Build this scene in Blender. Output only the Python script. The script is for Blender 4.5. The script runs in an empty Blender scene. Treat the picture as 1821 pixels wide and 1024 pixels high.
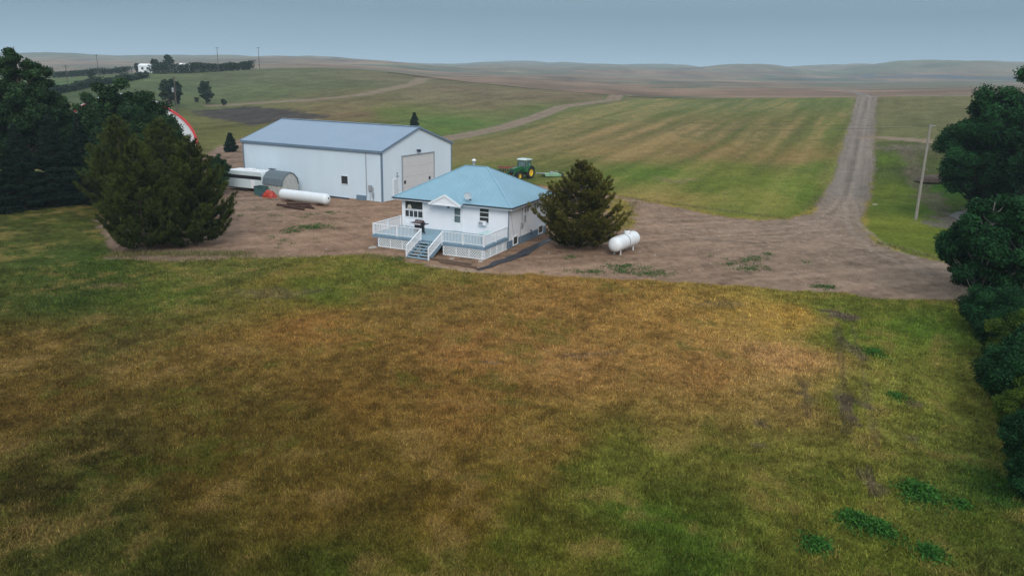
import bpy, math, random
import numpy as np
from mathutils import Vector, Matrix
R = math.radians
S = bpy.context.scene
COL = S.collection
# ------------------------------------------------------------------ camera
FPX, PITCH, ROLL, CAMH = 1393.1, .2681, -.0213, 15.0
cam = bpy.data.cameras.new('camera'); camo = bpy.data.objects.new('camera', cam); COL.objects.link(camo)
cam.sensor_width = 36; cam.lens = 36*FPX/1821; cam.clip_start = .5; cam.clip_end = 40000
_F = Vector((0, math.cos(PITCH), -math.sin(PITCH))); _U = Vector((0, math.sin(PITCH), math.cos(PITCH))); _R = Vector((1, 0, 0))
_x = _R*math.cos(ROLL)-_U*math.sin(ROLL); _y = _R*math.sin(ROLL)+_U*math.cos(ROLL)
camo.matrix_world = Matrix(((_x[0], _y[0], -_F[0], 0), (_x[1], _y[1], -_F[1], 0), (_x[2], _y[2], -_F[2], CAMH), (0, 0, 0, 1)))
S.camera = camo
# ------------------------------------------------------------------ sky, sun, exposure
SUN_EL, SUN_AZ = R(34), R(172)          # azimuth clockwise from +Y : behind the camera
W = bpy.data.worlds.new('World'); S.world = W; W.use_nodes = True
nt = W.node_tree; nt.nodes.clear()
out = nt.nodes.new('ShaderNodeOutputWorld'); add = nt.nodes.new('ShaderNodeAddShader')
b1 = nt.nodes.new('ShaderNodeBackground'); b2 = nt.nodes.new('ShaderNodeBackground')
sky = nt.nodes.new('ShaderNodeTexSky'); sky.sky_type = 'NISHITA'; sky.sun_disc = False
sky.sun_elevation = SUN_EL; sky.sun_rotation = SUN_AZ; sky.air_density = 1.5; sky.dust_density = 4
b1.inputs[1].default_value = .008
nt.links.new(sky.outputs[0], b1.inputs[0])
tc = nt.nodes.new('ShaderNodeTexCoord'); sep = nt.nodes.new('ShaderNodeSeparateXYZ'); rmp = nt.nodes.new('ShaderNodeValToRGB')
nt.links.new(tc.outputs['Generated'], sep.inputs[0]); nt.links.new(sep.outputs[2], rmp.inputs[0])
cr = rmp.color_ramp
SKY = [(0, (.265, .405, .51)), (.02, (.235, .365, .465)), (.07, (.165, .27, .355)), (.2, (.36, .46, .56)), (.45, (.78, .88, .98)), (1, (.92, 1.02, 1.1))]
while len(cr.elements) < len(SKY): cr.elements.new(.5)
for e, (p, c) in zip(cr.elements, SKY): e.position = p; e.color = (*c, 1)
ns = nt.nodes.new('ShaderNodeTexNoise'); ns.inputs['Scale'].default_value = 2.2; ns.inputs['Detail'].default_value = 3
mp = nt.nodes.new('ShaderNodeMapping'); mp.inputs['Scale'].default_value = (1, 1, 6)
nt.links.new(tc.outputs['Generated'], mp.inputs[0]); nt.links.new(mp.outputs[0], ns.inputs['Vector'])
mr = nt.nodes.new('ShaderNodeMapRange'); mr.inputs[1].default_value = .3; mr.inputs[2].default_value = .7; mr.inputs[3].default_value = .95; mr.inputs[4].default_value = 1.05
nt.links.new(ns.outputs[0], mr.inputs[0])
mx = nt.nodes.new('ShaderNodeMix'); mx.data_type = 'RGBA'; mx.blend_type = 'MULTIPLY'; mx.inputs[0].default_value = 1
nt.links.new(rmp.outputs[0], mx.inputs[6]); nt.links.new(mr.outputs[0], mx.inputs[7])
nt.links.new(mx.outputs[2], b2.inputs[0]); b2.inputs[1].default_value = 1.0
nt.links.new(b1.outputs[0], add.inputs[0]); nt.links.new(b2.outputs[0], add.inputs[1]); nt.links.new(add.outputs[0], out.inputs[0])
sl = bpy.data.lights.new('sun', 'SUN'); sl.energy = 1.75; sl.angle = R(30); sl.color = (1, .95, .88)
so = bpy.data.objects.new('sun', sl); COL.objects.link(so); so.rotation_euler = (R(90)-SUN_EL, 0, -SUN_AZ+math.pi*0); so.location = (0, 0, 200)
_d = Vector((math.sin(SUN_AZ)*math.cos(SUN_EL), math.cos(SUN_AZ)*math.cos(SUN_EL), math.sin(SUN_EL)))
so.rotation_euler = _d.to_track_quat('Z', 'Y').to_euler()
S.view_settings.view_transform = 'Standard'; S.view_settings.look = 'None'; S.view_settings.gamma = 1; S.view_settings.exposure = 0.0
S.render.engine = 'CYCLES'; S.cycles.max_bounces = 6; S.cycles.diffuse_bounces = 3; S.cycles.volume_bounces = 1
S.cycles.use_denoising = True; S.cycles.denoiser = 'OPENIMAGEDENOISE'; S.cycles.denoising_input_passes = 'RGB_ALBEDO_NORMAL'; S.cycles.denoising_prefilter = 'NONE'; S.cycles.transparent_max_bounces = 6
# ------------------------------------------------------------------ tiny numpy noise
def _hash(i, j, s):
    n = (i.astype(np.int64)*374761393 + j.astype(np.int64)*668265263 + s*1442695041) & 0x7fffffff
    n = ((n ^ (n >> 13))*1274126177) & 0x7fffffff
    return ((n ^ (n >> 16)) & 0xffff)/65535.0
def vnoise(x, y, s=0):
    i = np.floor(x); j = np.floor(y); u = x-i; v = y-j; u = u*u*(3-2*u); v = v*v*(3-2*v)
    a = _hash(i, j, s); b = _hash(i+1, j, s); c = _hash(i, j+1, s); d = _hash(i+1, j+1, s)
    return (a*(1-u)+b*u)*(1-v)+(c*(1-u)+d*u)*v
def fbm(x, y, s=0, o=4):
    t = 0; a = .5; n = 0
    for k in range(o): t = t+a*vnoise(x, y, s+k*17); n += a; a *= .5; x = x*2.03+11.3; y = y*2.03+5.7
    return t/n
def sst(a, b, x):
    t = np.clip((x-a)/(b-a), 0, 1); return t*t*(3-2*t)
# ------------------------------------------------------------------ survey: sight lines from the camera station give points on the land
def ray(px, py):
    X = px-910.5; Y = 512-py
    x = X*math.cos(ROLL)+Y*math.sin(ROLL); y = -X*math.sin(ROLL)+Y*math.cos(ROLL)
    d = _F*FPX+_R*x+_U*y
    return np.array(d)/math.hypot(d[0], d[1])
def zat(px, py, r): return CAMH+r*ray(px, py)[2]
# land profile: per bearing (given by image column) distances with either sight height y>0 or ('z',value)
PROF = {
 0:   [(200,1),(315,-162),(420,-146),(520,-137),(800,-4.),(1200,-130),(1800,-114),(2800,-97)],
 100: [(200,1),(315,-160),(420,-146),(500,-137),(800,-4.01),(1200,-130),(1800,-114),(2800,-97)],
 250: [(230,2.5),(330,-150),(430,-135),(480,-127),(800,-2.01),(1500,-121),(3000,-101)],
 350: [(280,1),(350,-155),(430,-131),(470,-124),(800,0),(1500,-116),(3000,-103)],
 480: [(250,2.4),(350,-150),(440,-118),(700,5),(3000,-103)],
 560: [(235,2.5),(325,-155),(420,-121),(445,-117),(700,5),(3000,-106)],
 700: [(200,2.5),(275,-170),(370,-139),(435,-126),(680,5),(3000,-111)],
 780: [(185,2),(245,-186),(320,-149),(410,-138),(640,5),(1200,-130),(3200,-119.5)],
 640: [(220,2.9),(300,-160),(400,-130),(450,-121),(700,5),(3000,-108)],
 760: [(190,2.2),(250,-181),(330,-148),(420,-136),(650,5),(1200,-128),(3200,-118)],
 900: [(170,.9),(220,-200),(300,-164),(370,-150),(520,2),(700,-147),(1200,-135),(2000,-122),(3300,-111.5)],
 1000:[(160,1.5),(200,-216),(260,-180),(340,-158),(450,2),(600,-156),(1000,-143),(2000,-125),(3300,-114)],
 1120:[(150,2.0),(200,-211),(260,-184),(310,-169),(400,2),(550,-165),(900,-150),(1500,-137),(2500,-120),(3500,-115)],
 1240:[(150,1.9),(200,-211),(250,-185),(290,-172),(400,1),(550,-168),(900,-154),(1500,-140),(2300,-124),(3400,-116)],
 1340:[(150,1.9),(200,-211),(250,-185),(290,-172),(400,1),(550,-168),(900,-155),(1500,-143),(1900,-130),(2300,-110.5)],
 1440:[(140,1.6),(200,-207),(240,-187),(280,-172),(400,1),(550,-169),(900,-157),(1500,-146),(2300,-131),(3400,-115.5)],
 1530:[(129,.4),(157,-251),(223,-200),(270,-171),(390,2),(600,-167),(900,-158),(1500,-148),(2130,-134),(3400,-115)],
 1590:[(120,.2),(157,-251),(223,-200),(270,-170),(400,3),(600,-166),(900,-157),(1500,-146),(1900,-133),(2500,-109)],
 1660:[(120,.2),(157,-251),(223,-200),(280,-169),(400,3),(600,-166),(900,-157),(1500,-145),(1900,-131),(2500,-103)],
 1750:[(120,.2),(157,-251),(223,-200),(280,-169),(400,3),(600,-166),(900,-157),(1500,-145),(1900,-131),(2500,-105)],
 1821:[(120,.2),(157,-252),(223,-202),(290,-169),(400,3),(600,-166),(900,-158),(1500,-146),(1900,-134),(2500,-111)],
}
LR = np.linspace(math.log(15), math.log(14000), 420)
cols, azs = [], []
for px, L in sorted(PROF.items()):
    d = ray(px, 150); azs.append(math.atan2(d[0], d[1]))
    rs = [15, 60, 100]; zs = [0, 0, 0]
    for r, v in L:
        if r <= 105: continue
        rs.append(r); zs.append(v if v >= -4.5 else zat(px, -v, r))
    last = rs[-1]; rs += [last*1.1, last*1.6, 14000]; zs += [zs[-1]-1, -20, -60]
    z = np.interp(LR, np.log(rs), zs)
    k = np.exp(-.5*(np.arange(-9, 10)/2.6)**2); k /= k.sum()
    zp = np.pad(z, 9, mode='edge'); z = np.convolve(zp, k, 'valid')
    cols.append(z)
azs = np.array(azs); cols = np.array(cols)
AZ = np.linspace(azs[0]-.35, azs[-1]+.35, 600)
T = np.array([np.interp(AZ, azs, cols[:, j]) for j in range(len(LR))]).T
k = np.exp(-.5*(np.arange(-24, 25)/7.)**2); k /= k.sum()
Tp = np.pad(T, ((24, 24), (0, 0)), mode='edge'); T = np.apply_along_axis(lambda c: np.convolve(c, k, 'valid'), 0, Tp)
def hgt(x, y):
    x = np.asarray(x, float); y = np.asarray(y, float)
    r = np.hypot(x, y); a = np.arctan2(x, y)
    fa = np.clip((a-AZ[0])/(AZ[1]-AZ[0]), 0, len(AZ)-1.001); fr = np.clip((np.log(np.maximum(r, 15.01))-LR[0])/(LR[1]-LR[0]), 0, len(LR)-1.001)
    i = fa.astype(int); j = fr.astype(int); u = fa-i; v = fr-j
    z = (T[i, j]*(1-u)+T[i+1, j]*u)*(1-v)+(T[i, j+1]*(1-u)+T[i+1, j+1]*u)*v
    far = sst(600, 2500, r)*(1-sst(3300, 5000, r))
    z = z+far*((fbm(x/420, y/420, 3, 4)-.5)*9)+sst(450, 700, r)*(1-sst(3300, 5000, r))*(fbm(x/170, y/170, 13, 3)-.5)*7+sst(1200, 1900, r)*(1-sst(3300, 5000, r))*(fbm(x/260, y/120, 17, 3)-.5)*22
    z = z+sst(130, 220, r)*(fbm(x/60, y/60, 9, 3)-.5)*1.0
    z = z+(fbm(x/9, y/9, 21, 3)-.5)*.10*(1-sst(50, 62, r))
    return z
def G(px, py):
    d = ray(px, py)
    r = np.geomspace(18, 6000, 2500); z = CAMH+r*d[2]; h = hgt(d[0]*r, d[1]*r)
    i = np.argmax(z < h)
    if z[i] >= h[i]: i = len(r)-1
    a, b = r[max(i-1, 0)], r[i]
    for _ in range(18):
        m = (a+b)/2
        if CAMH+m*d[2] < float(hgt(d[0]*m, d[1]*m)): b = m
        else: a = m
    return np.array([d[0]*b, d[1]*b, float(hgt(d[0]*b, d[1]*b))])
def P2(pts): return np.array([G(*p)[:2] for p in pts])
def sdist(poly, x, y):
    "signed distance to a closed polygon, negative inside"
    n = len(poly); d = np.full(x.shape, 1e18); ins = np.zeros(x.shape, bool)
    for i in range(n):
        ax, ay = poly[i]; bx, by = poly[(i+1) % n]; ex, ey = bx-ax, by-ay
        t = np.clip(((x-ax)*ex+(y-ay)*ey)/(ex*ex+ey*ey+1e-9), 0, 1)
        d = np.minimum(d, (x-ax-t*ex)**2+(y-ay-t*ey)**2)
        c = (ay > y) != (by > y)
        with np.errstate(all='ignore'): ins ^= c & (x < (bx-ax)*(y-ay)/(by-ay+1e-12)+ax)
    d = np.sqrt(d); return np.where(ins, -d, d)
def ldist(line, x, y):
    d = np.full(x.shape, 1e18)
    for i in range(len(line)-1):
        ax, ay = line[i]; bx, by = line[i+1]; ex, ey = bx-ax, by-ay
        t = np.clip(((x-ax)*ex+(y-ay)*ey)/(ex*ex+ey*ey+1e-9), 0, 1)
        d = np.minimum(d, (x-ax-t*ex)**2+(y-ay-t*ey)**2)
    return np.sqrt(d)
def lin(c): 
    c = np.asarray(c, float)/255; return np.where(c < .04045, c/12.92, ((c+.055)/1.055)**2.4)
# ------------------------------------------------------------------ land use
YARD = P2([(700,461),(780,474),(862,486),(1000,491),(1150,497),(1300,507),(1450,519),(1560,529),(1700,537),(1900,560),(1900,500),(1700,470),(1610,452),(1560,432),(1535,405),(1440,380),(1400,390),(1350,392),(1300,388),(1240,377),(1180,364),(1105,349),(1060,345),(985,333),(900,326),(805,318),(640,262),(430,245),(385,262),(330,300),(250,330),(180,350),(175,400),(200,445),(245,462),(330,459),(450,455),(560,455),(650,452)])
ROAD = P2([(1440,385),(1462,352),(1487,300),(1503,250),(1514,210),(1521,180),(1524,171.5),(1557,171),(1558,200),(1556,250),(1553,300),(1548,345),(1530,385),(1540,415)])
_a = G(1541, 171.5); 
ROAD_FAR = np.array([[_a[0], _a[1]], [_a[0]+25, _a[1]+80], [_a[0]+60, _a[1]+200]])
TRKA = P2([(770,250),(850,236),(905,224),(955,208),(1000,190),(1050,183),(1090,178),(1118,170)])
TRKB = np.array([ray(770, 150)[:2]*392, ray(752, 150)[:2]*382]+[G(*q)[:2] for q in [(738,149),(700,157),(650,168),(600,174),(540,179),(450,184),(380,188)]])
TRKC = P2([(1545,244),(1600,247),(1660,252),(1720,256),(1800,260)])
EDGE = np.array([ray(px, 150)[:2]*r_ for px, r_ in [(700,410),(745,398),(800,378),(860,363),(920,349),(1000,328),(1060,313),(1110,300),(1180,290),(1260,286)]])
BLACK = P2([(340,196),(400,193),(460,190),(530,197),(592,208),(560,212),(500,216),(450,223),(400,214),(355,206)])
FIELD = P2([(1105,346),(1180,361),(1240,373),(1300,385),(1350,389),(1400,387),(1440,374),(1462,348),(1486,300),(1501,250),(1512,210),(1519,180),(1522,172.5),(1300,175),(1130,176),(1095,183),(1050,189),(1000,198),(955,214),(905,230),(850,242),(790,252),(700,262),(760,300),(900,322),(1000,332)])
GRN = P2([(1085,352),(1110,352),(1130,375),(1128,405),(1105,410),(1080,380)])
RL = P2([(1556,252),(1620,250),(1700,258),(1900,300),(1900,500),(1700,468),(1610,450),(1562,430),(1540,405),(1552,345),(1555,300)])
def ctl(pts, GAIN=(1, 1, 1)):
    w = [];c = []
    for px, py, r, g, b in pts:
        p = G(px, py); w.append([math.atan2(p[0], p[1])*2.2, math.log(math.hypot(p[0], p[1]))*1.6]); 
        v = 1-.12*(((px-910)/910)**2+((py-512)/512)**2)/2      # lens fall-off partly taken back out, the rest stays in the colour
        c.append(lin((r, g, b))/v**2*np.array(GAIN))
    return np.array(w), np.array(c)
def idw(C, x, y, p=3.2):
    a = np.arctan2(x, y)*2.2; l = np.log(np.hypot(x, y)+1)*1.6
    num = 0; den = 0
    for (wa, wl), c in zip(*C):
        w = 1/(((a-wa)**2+(l-wl)**2)+.0012)**(p/2); num = num+w[..., None]*c; den = den+w
    return num/den[..., None]
LAWN = ctl([(60,400,60,63,30),(150,470,58,71,32),(150,520,56,67,30),(50,620,93,74,38),(60,700,85,66,33),(50,850,55,50,23),(200,600,85,73,40),(180,760,68,59,29),(180,930,59,61,27),(300,520,78,86,38),(300,640,101,80,42),(300,700,89,74,36),(300,850,85,68,32),(300,980,59,61,25),
 (420,480,86,86,44),(450,600,112,87,47),(450,760,91,74,35),(500,500,110,96,48),(600,510,90,97,40),(600,560,132,95,53),(600,700,112,84,43),(600,850,89,72,33),(600,980,63,68,25),(700,480,96,97,44),(750,520,118,92,52),(850,600,139,101,60),(850,700,118,87,47),(850,850,93,74,33),(850,980,70,72,25),
 (1000,520,137,102,59),(1050,620,143,106,65),(1000,750,114,91,47),(1000,900,85,84,33),(1200,560,151,114,65),(1250,650,139,103,62),(1150,780,93,93,40),(1200,870,66,84,29),(1250,950,68,84,31),(1400,550,155,122,64),(1400,620,164,124,83),(1400,700,134,108,64),(1400,800,102,97,46),(1400,900,93,93,40),
 (1500,540,92,96,42),(1550,590,91,101,40),(1560,700,113,110,52),(1550,850,98,97,42),(1600,960,85,89,35),(1650,580,81,99,38),(1700,750,91,93,42),(1750,900,72,76,31),(1660,680,106,105,48),(1790,860,42,70,29),(1800,980,66,70,31)], (1.10, 1.15, 1.0))
FLD = ctl([(850,270,132,118,84),(950,240,134,122,86),(1050,205,128,124,84),(1150,182,118,122,82),(1300,178,110,114,78),(1450,178,112,118,76),(1100,240,138,120,86),(1250,230,126,114,80),(1400,230,116,108,72),(1470,230,104,112,62),
 (900,300,108,114,62),(1000,290,112,110,64),(1120,270,146,124,86),(1250,270,132,112,76),(1400,280,140,118,80),(1300,300,112,116,56),(1150,310,96,116,50),(1250,330,104,114,52),(1400,330,104,120,50),(1350,350,120,124,58),(1200,350,142,126,74),(1330,375,112,120,54),(1430,345,98,116,48),(1470,300,96,112,50)], (.72, .72, .62))
HIL = ctl([(480,130,98,108,84),(600,150,98,108,82),(700,140,112,112,90),(450,165,98,112,80),(300,160,86,104,76),(200,170,74,92,66),(120,150,84,108,72),(350,180,92,106,74),(420,205,104,108,66),(440,235,104,108,64),(360,230,100,104,62),(600,190,120,114,84),(640,170,112,112,84),(700,200,98,116,62),(620,205,130,116,88),(780,170,118,116,92),(820,160,118,112,92),(900,175,120,114,92),(1000,170,118,112,92),(850,200,108,118,76),(800,215,92,122,64),(860,190,116,112,86),(950,195,104,118,72),(760,235,96,120,60)], (.78, .68, .62))
RLW = ctl([(1580,280,84,104,44),(1580,340,104,116,50),(1600,400,108,116,50),(1650,440,98,110,48),(1640,300,70,76,50),(1680,380,66,88,36),(1700,330,52,84,32),(1620,270,78,78,62),(1700,420,96,112,46)], (.82, .80, .62))
def landuse(x, y):
    r = np.hypot(x, y)
    n1 = fbm(x/1.7, y/1.7, 1, 4)-.5; n2 = fbm(x/.45, y/.45, 5, 3)-.5; n3 = fbm(x/14, y/14, 8, 4)-.5; n4 = fbm(x/4.5, y/4.5, 31, 4)-.5
    j = n1*2.4+n2*.9
    jr = j*np.clip(r/90, .6, 2)
    dy = np.minimum(sdist(YARD, x, y), np.minimum(sdist(ROAD, x, y), ldist(ROAD_FAR, x, y)-3.2))
    dr = np.minimum(sdist(ROAD, x, y), ldist(ROAD_FAR, x, y)-3.2)
    yard = 1-sst(-.35, .35, sdist(YARD, x, y)+j*.75)
    road = 1-sst(-.35, .4, dr+j*.6)
    g = 1-sst(-.5, .5, sdist(GRN, x, y)+j); yard = yard*(1-g)
    fs = sdist(FIELD, x, y); fld = 1-sst(-.6, .6, fs+j*.4)
    rl = 1-sst(-.5, .5, sdist(RL, x, y)+j*.5)
    hill = sst(118, 135, r)
    far = sst(0, 1, (r-330)/40)*0
    # lawn
    stz = fbm((x*STR[1]-y*STR[0])/1.3, (x*STR[0]+y*STR[1])/13, 41, 4)-.5; n5 = fbm(x/.9, y/.9, 45, 3)-.5   # mower and hay swaths, long streaks
    streak = sst(.05, .28, stz)
    L = idw(LAWN, x+n3*4+n4*3, y+n3*5+n4*3)
    v = 1+.12*n4+.50*n1+.95*n2+.65*n5+.50*stz
    L = L*np.clip(v, .62, 1.8)[..., None]
    dry = np.array(lin((146, 118, 72))); gr = np.array(lin((56, 76, 18)))
    tw = np.clip(n1*2.0+n5*1.6+stz*1.5-.24, 0, .42)[..., None]; L = L*(1-tw)+dry*tw*.85
    gp_ = fbm(x/3.1, y/3.1, 55, 4)-.5
    tg = np.clip(gp_*2.2+n5*1.8-.32, 0, .42)[..., None]; L = L*(1-tg)+gr*tg
    # field: swaths run along the road direction
    vd = np.array([.436, .900]); s = x*vd[1]-y*vd[0]; t = x*vd[0]+y*vd[1]
    sw = np.sin(s*2*math.pi/7.5+1.2*fbm(s/30, t/60, 61, 2)); s2 = fbm(s/2.4, t/34, 63, 4)-.5; s3 = fbm(s/9, t/30, 67, 3)-.5
    Fd = idw(FLD, x+n3*8, y+n3*10)
    fv = 1+.06*sw+.50*s2+.12*s3+.35*n1+.25*n2
    Fd = Fd*np.clip(fv, .5, 1.6)[..., None]
    tan = np.array(lin((148, 120, 82))); gw = np.array(lin((70, 90, 38)))
    a = np.clip(s2*2.2+s3*.5+sw*.08+n1*.8-.10, 0, .5)[..., None]*(.35+.65*sst(135, 175, r))[..., None]; Fd = Fd*(1-a)+tan*a
    b = np.clip(-s2*1.6-s3*.5-sw*.06-.10, 0, .4)[..., None]; Fd = Fd*(1-b)+gw*b
    Hc = idw(HIL, x+n3*8, y+n3*10)*np.clip(1+.5*n3+.5*n4+.3*n1+.4*s2, .5, 1.6)[..., None]
    Rc = idw(RLW, x+n3*3, y+n3*3)*np.clip(1+.6*n4+.5*n1+.3*n2, .55, 1.5)[..., None]
    # far plain beyond the crest
    big = fbm(x/260, y/90, 71, 5); big2 = fbm(x/900, y/200, 73, 4)
    pl = np.array(lin((150, 128, 106))); pg = np.array(lin((104, 112, 88))); pk = np.array(lin((150, 120, 100)))
    m = sst(.38, .62, big)[..., None]; m2 = sst(.4, .6, big2)[..., None]
    PL = (pl*m+pg*(1-m)); nb = 1-sst(500, 1300, r)[..., None]; PL = PL*(1-.5*m2)+pk*.5*m2; PL = PL*(1-.6*nb)+pk*.6*nb
    hf = sst(1700, 2300, r)[..., None]; PL = PL*(1-hf)+hf*(np.array(lin((112, 112, 84)))*(1-.55*m)+pl*.55*m)
    PL = PL*.74*np.clip(.9+.9*(fbm(x/70, y/70, 75, 4)-.5)+.5*(fbm(x/25, y/140, 76, 3)-.5), .5, 1.5)[..., None]
    # hedgerow-green bands and field boundaries in the plain
    for p0, w0, cc in BANDS:
        bd = ldist(p0, x, y); k_ = (1-sst(w0*.6, w0, bd+(big-.5)*w0))[..., None]*.8; PL = PL*(1-k_)+np.array(lin(cc))*k_
    az = np.arctan2(x, y)
    crest = np.interp(az, CRA, CRR)
    plm = sst(-8, 8, r-crest+n1*6)
    Cc = L*(1-hill[..., None])+Hc*hill[..., None]
    Cc = Cc*(1-plm[..., None])+PL*plm[..., None]
    Cc = Cc*(1-rl[..., None])+Rc*rl[..., None]
    fld = fld*(1-plm)
    Cc = Cc*(1-fld[..., None])+Fd*fld[..., None]
    # ploughed dark plot
    bk = (1-sst(-2, 2, sdist(BLACK, x, y)+j*2.5))[..., None]*.9; Cc = Cc*(1-bk)+lin((66, 60, 60))*np.clip(1+n1*.8+s2*.6, .5, 1.5)[..., None]*bk
    # dark ditch edge beside the crest and along the road and yard
    ed = ldist(EDGE, x, y); e = (1-sst(3.5, 7.0, ed+j*.8))[..., None]*.9; Cc = Cc*(1-e)+lin((66, 70, 46))*e
    ta = ldist(TRKA, x, y); tb = ldist(TRKB, x, y); tcx = ldist(TRKC, x, y)
    e = ((1-sst(3.2, 5.2, ta+j*.6))*.6)[..., None]; Cc = Cc*(1-e)+lin((84, 96, 60))*e
    de = np.abs(dy+.5+j*.5); e = ((1-sst(.1, 1.0, de))*.42*sst(.42, .6, fbm(x/5, y/5, 91, 3)+.06))[..., None]*(y > 60)[..., None]; Cc = Cc*(1-e)+lin((66, 66, 42))*e
    # soil scars in lawn
    for (sx, sy), rx, ry, an, st in SCARS:
        ca, sa = math.cos(an), math.sin(an); u = (x-sx)*ca+(y-sy)*sa; w_ = -(x-sx)*sa+(y-sy)*ca
        q = (1-sst(.5, 1.1, np.sqrt((u/rx)**2+(w_/ry)**2)+n1*1.4+n2*1.2))[..., None]*st; Cc = Cc*(1-q)+lin((104, 90, 78))*np.clip(1+n2*1.2, .5, 1.5)[..., None]*q
    # gravel
    tone = sst(-8, 60, x)[..., None]
    gy = np.array(lin((136, 110, 91)))*(1-tone)+np.array(lin((123, 110, 97)))*tone
    lf = (1-sst(-32, -16, x))[..., None]; gy = gy*(1-lf*.6)+lin((118, 102, 90))*lf*.6
    rut = fbm((x*.35-y*.94)/.9, (x*.94+y*.35)/26, 81, 4)-.5
    gy = gy*np.clip(1+.35*n4+.5*n1+.75*n2+.8*rut, .5, 1.6)[..., None]
    wd = np.clip(fbm(x/2.6, y/2.6, 83, 4)*4-2.35-.5*sst(10, 30, x), 0, .5)[..., None]*(1-sst(20, 75, -y+135))[..., None]*0; gy = gy
    us = x*ROADN[0]+y*ROADN[1]-ROADC
    rr = np.exp(-((np.abs(us)-.95)/.28)**2)*.20+np.exp(-((us+2.3)/.25)**2)*.12-np.exp(-(us/.35)**2)*.10+.55*(fbm(us/.30, (x*ROADD[0]+y*ROADD[1])/30, 85, 4)-.5)
    gr_ = np.array(lin((120, 110, 101)))*np.clip(1+rr+.35*n1+.3*n2, .6, 1.5)[..., None]
    gmix = (road*sst(84, 112, y))[..., None]; gc = gy*(1-gmix)+gr_*gmix
    gm = np.maximum(yard, road)[..., None]
    Cc = Cc*(1-gm)+gc*gm
    trk = np.maximum.reduce([1-sst(2.0, 3.0, ta+j*.25), (1-sst(2.2, 4.2, tb+j*.3))*.85, 1-sst(1.5, 2.3, tcx+j*.25)])
    tn = np.exp(-(ta/.5)**2)*.12
    Cc = Cc*(1-trk[..., None])+np.array(lin((130, 114, 98)))*np.clip(1+.4*n1-tn, .6, 1.4)[..., None]*trk[..., None]
    for pts, w0, st, cc in TRACKS:
        d_ = ldist(pts, x, y); q = ((1-sst(w0*.5, w0, d_+n1*w0*2.0))*st)[..., None]; Cc = Cc*(1-q)+np.array(lin(cc))*np.clip(1+n2*.8, .5, 1.5)[..., None]*q
    cls = np.zeros(x.shape, int)
    cls = np.where(r > 118, 1, cls); cls = np.where(plm > .5, 2, cls); cls = np.where(fld > .5, 3, cls); cls = np.where((rl > .5), 0, cls)
    cls = np.where(trk > .4, 6, cls); cls = np.where(gm[..., 0] > .5, 4, cls); cls = np.where(road > .5, 5, cls)
    return np.clip(Cc*ALB, 0.004, .75), cls, gm[..., 0]
ALB = 1.0
_s = (G(300, 590)-G(0, 690))[:2]; STR = _s/np.linalg.norm(_s)
_p, _q = G(1500, 360), G(1540, 180)
ROADD = (_q-_p)[:2]/np.linalg.norm((_q-_p)[:2]); ROADN = np.array([ROADD[1], -ROADD[0]]); ROADC = float(_p[:2]@ROADN)
_c = [(0,139),(250,128),(350,125),(480,118),(640,122),(740,134),(800,141),(900,152),(1000,160),(1110,171),(1200,175),(1300,174),(1420,173),(1540,171.5),(1650,169),(1821,169)]
CRR = np.array([520, 485, 475, 445, 445, 405, 385, 362, 338, 308, 296, 290, 285, 272, 282, 292.]); CRA = np.array([math.atan2(*ray(p[0], 150)[:2]) for p in _c])
BANDS = [(P2([(1090,147),(1180,147),(1260,149)]), 14, (70, 84, 68)), (P2([(1160,157),(1220,156),(1260,152)]), 9, (80, 88, 70)), (P2([(1440,141),(1560,138),(1700,139),(1821,141)]), 30, (66, 76, 84)), (P2([(1540,134),(1600,133),(1700,135)]), 16, (62, 82, 92)),
 (P2([(1130,174),(1180,173),(1260,171)]), 7, (78, 84, 60)), (P2([(940,129),(980,127),(1010,125)]), 30, (96, 100, 84)), (P2([(1370,134),(1440,140),(1500,141)]), 22, (84, 92, 74))]
RUTS = 1
SCARS = [(G(1493,560)[:2], 1.1, 1.5, .2, .85), (G(1500,715)[:2], .45, 2.4, -.15, .7), (G(1435,705)[:2], .5, .9, 0, .6), (G(1545,725)[:2], .5, .9, 0, .6), (G(1515,620)[:2], .5, 2.6, -.1, .5), (G(875,645)[:2], .8, .35, 0, .8), (G(1350,750)[:2], .6, .8, 0, .5), (G(1550,860)[:2], .35, .9, 0, .5), (G(1630,720)[:2], .5, .5, 0, .5), (G(490,522)[:2], 3.5, 1.4, .2, .35), (G(1620,780)[:2], .4, .4, 0, .4), (G(1350,790)[:2], .4, .4, 0, .4), (G(1055,630)[:2], 2.2, .5, .3, .35), (G(195,508)[:2], 1.6, .6, .2, .5), (G(1285,540)[:2], 2.5, .8, .1, .3)]
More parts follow.
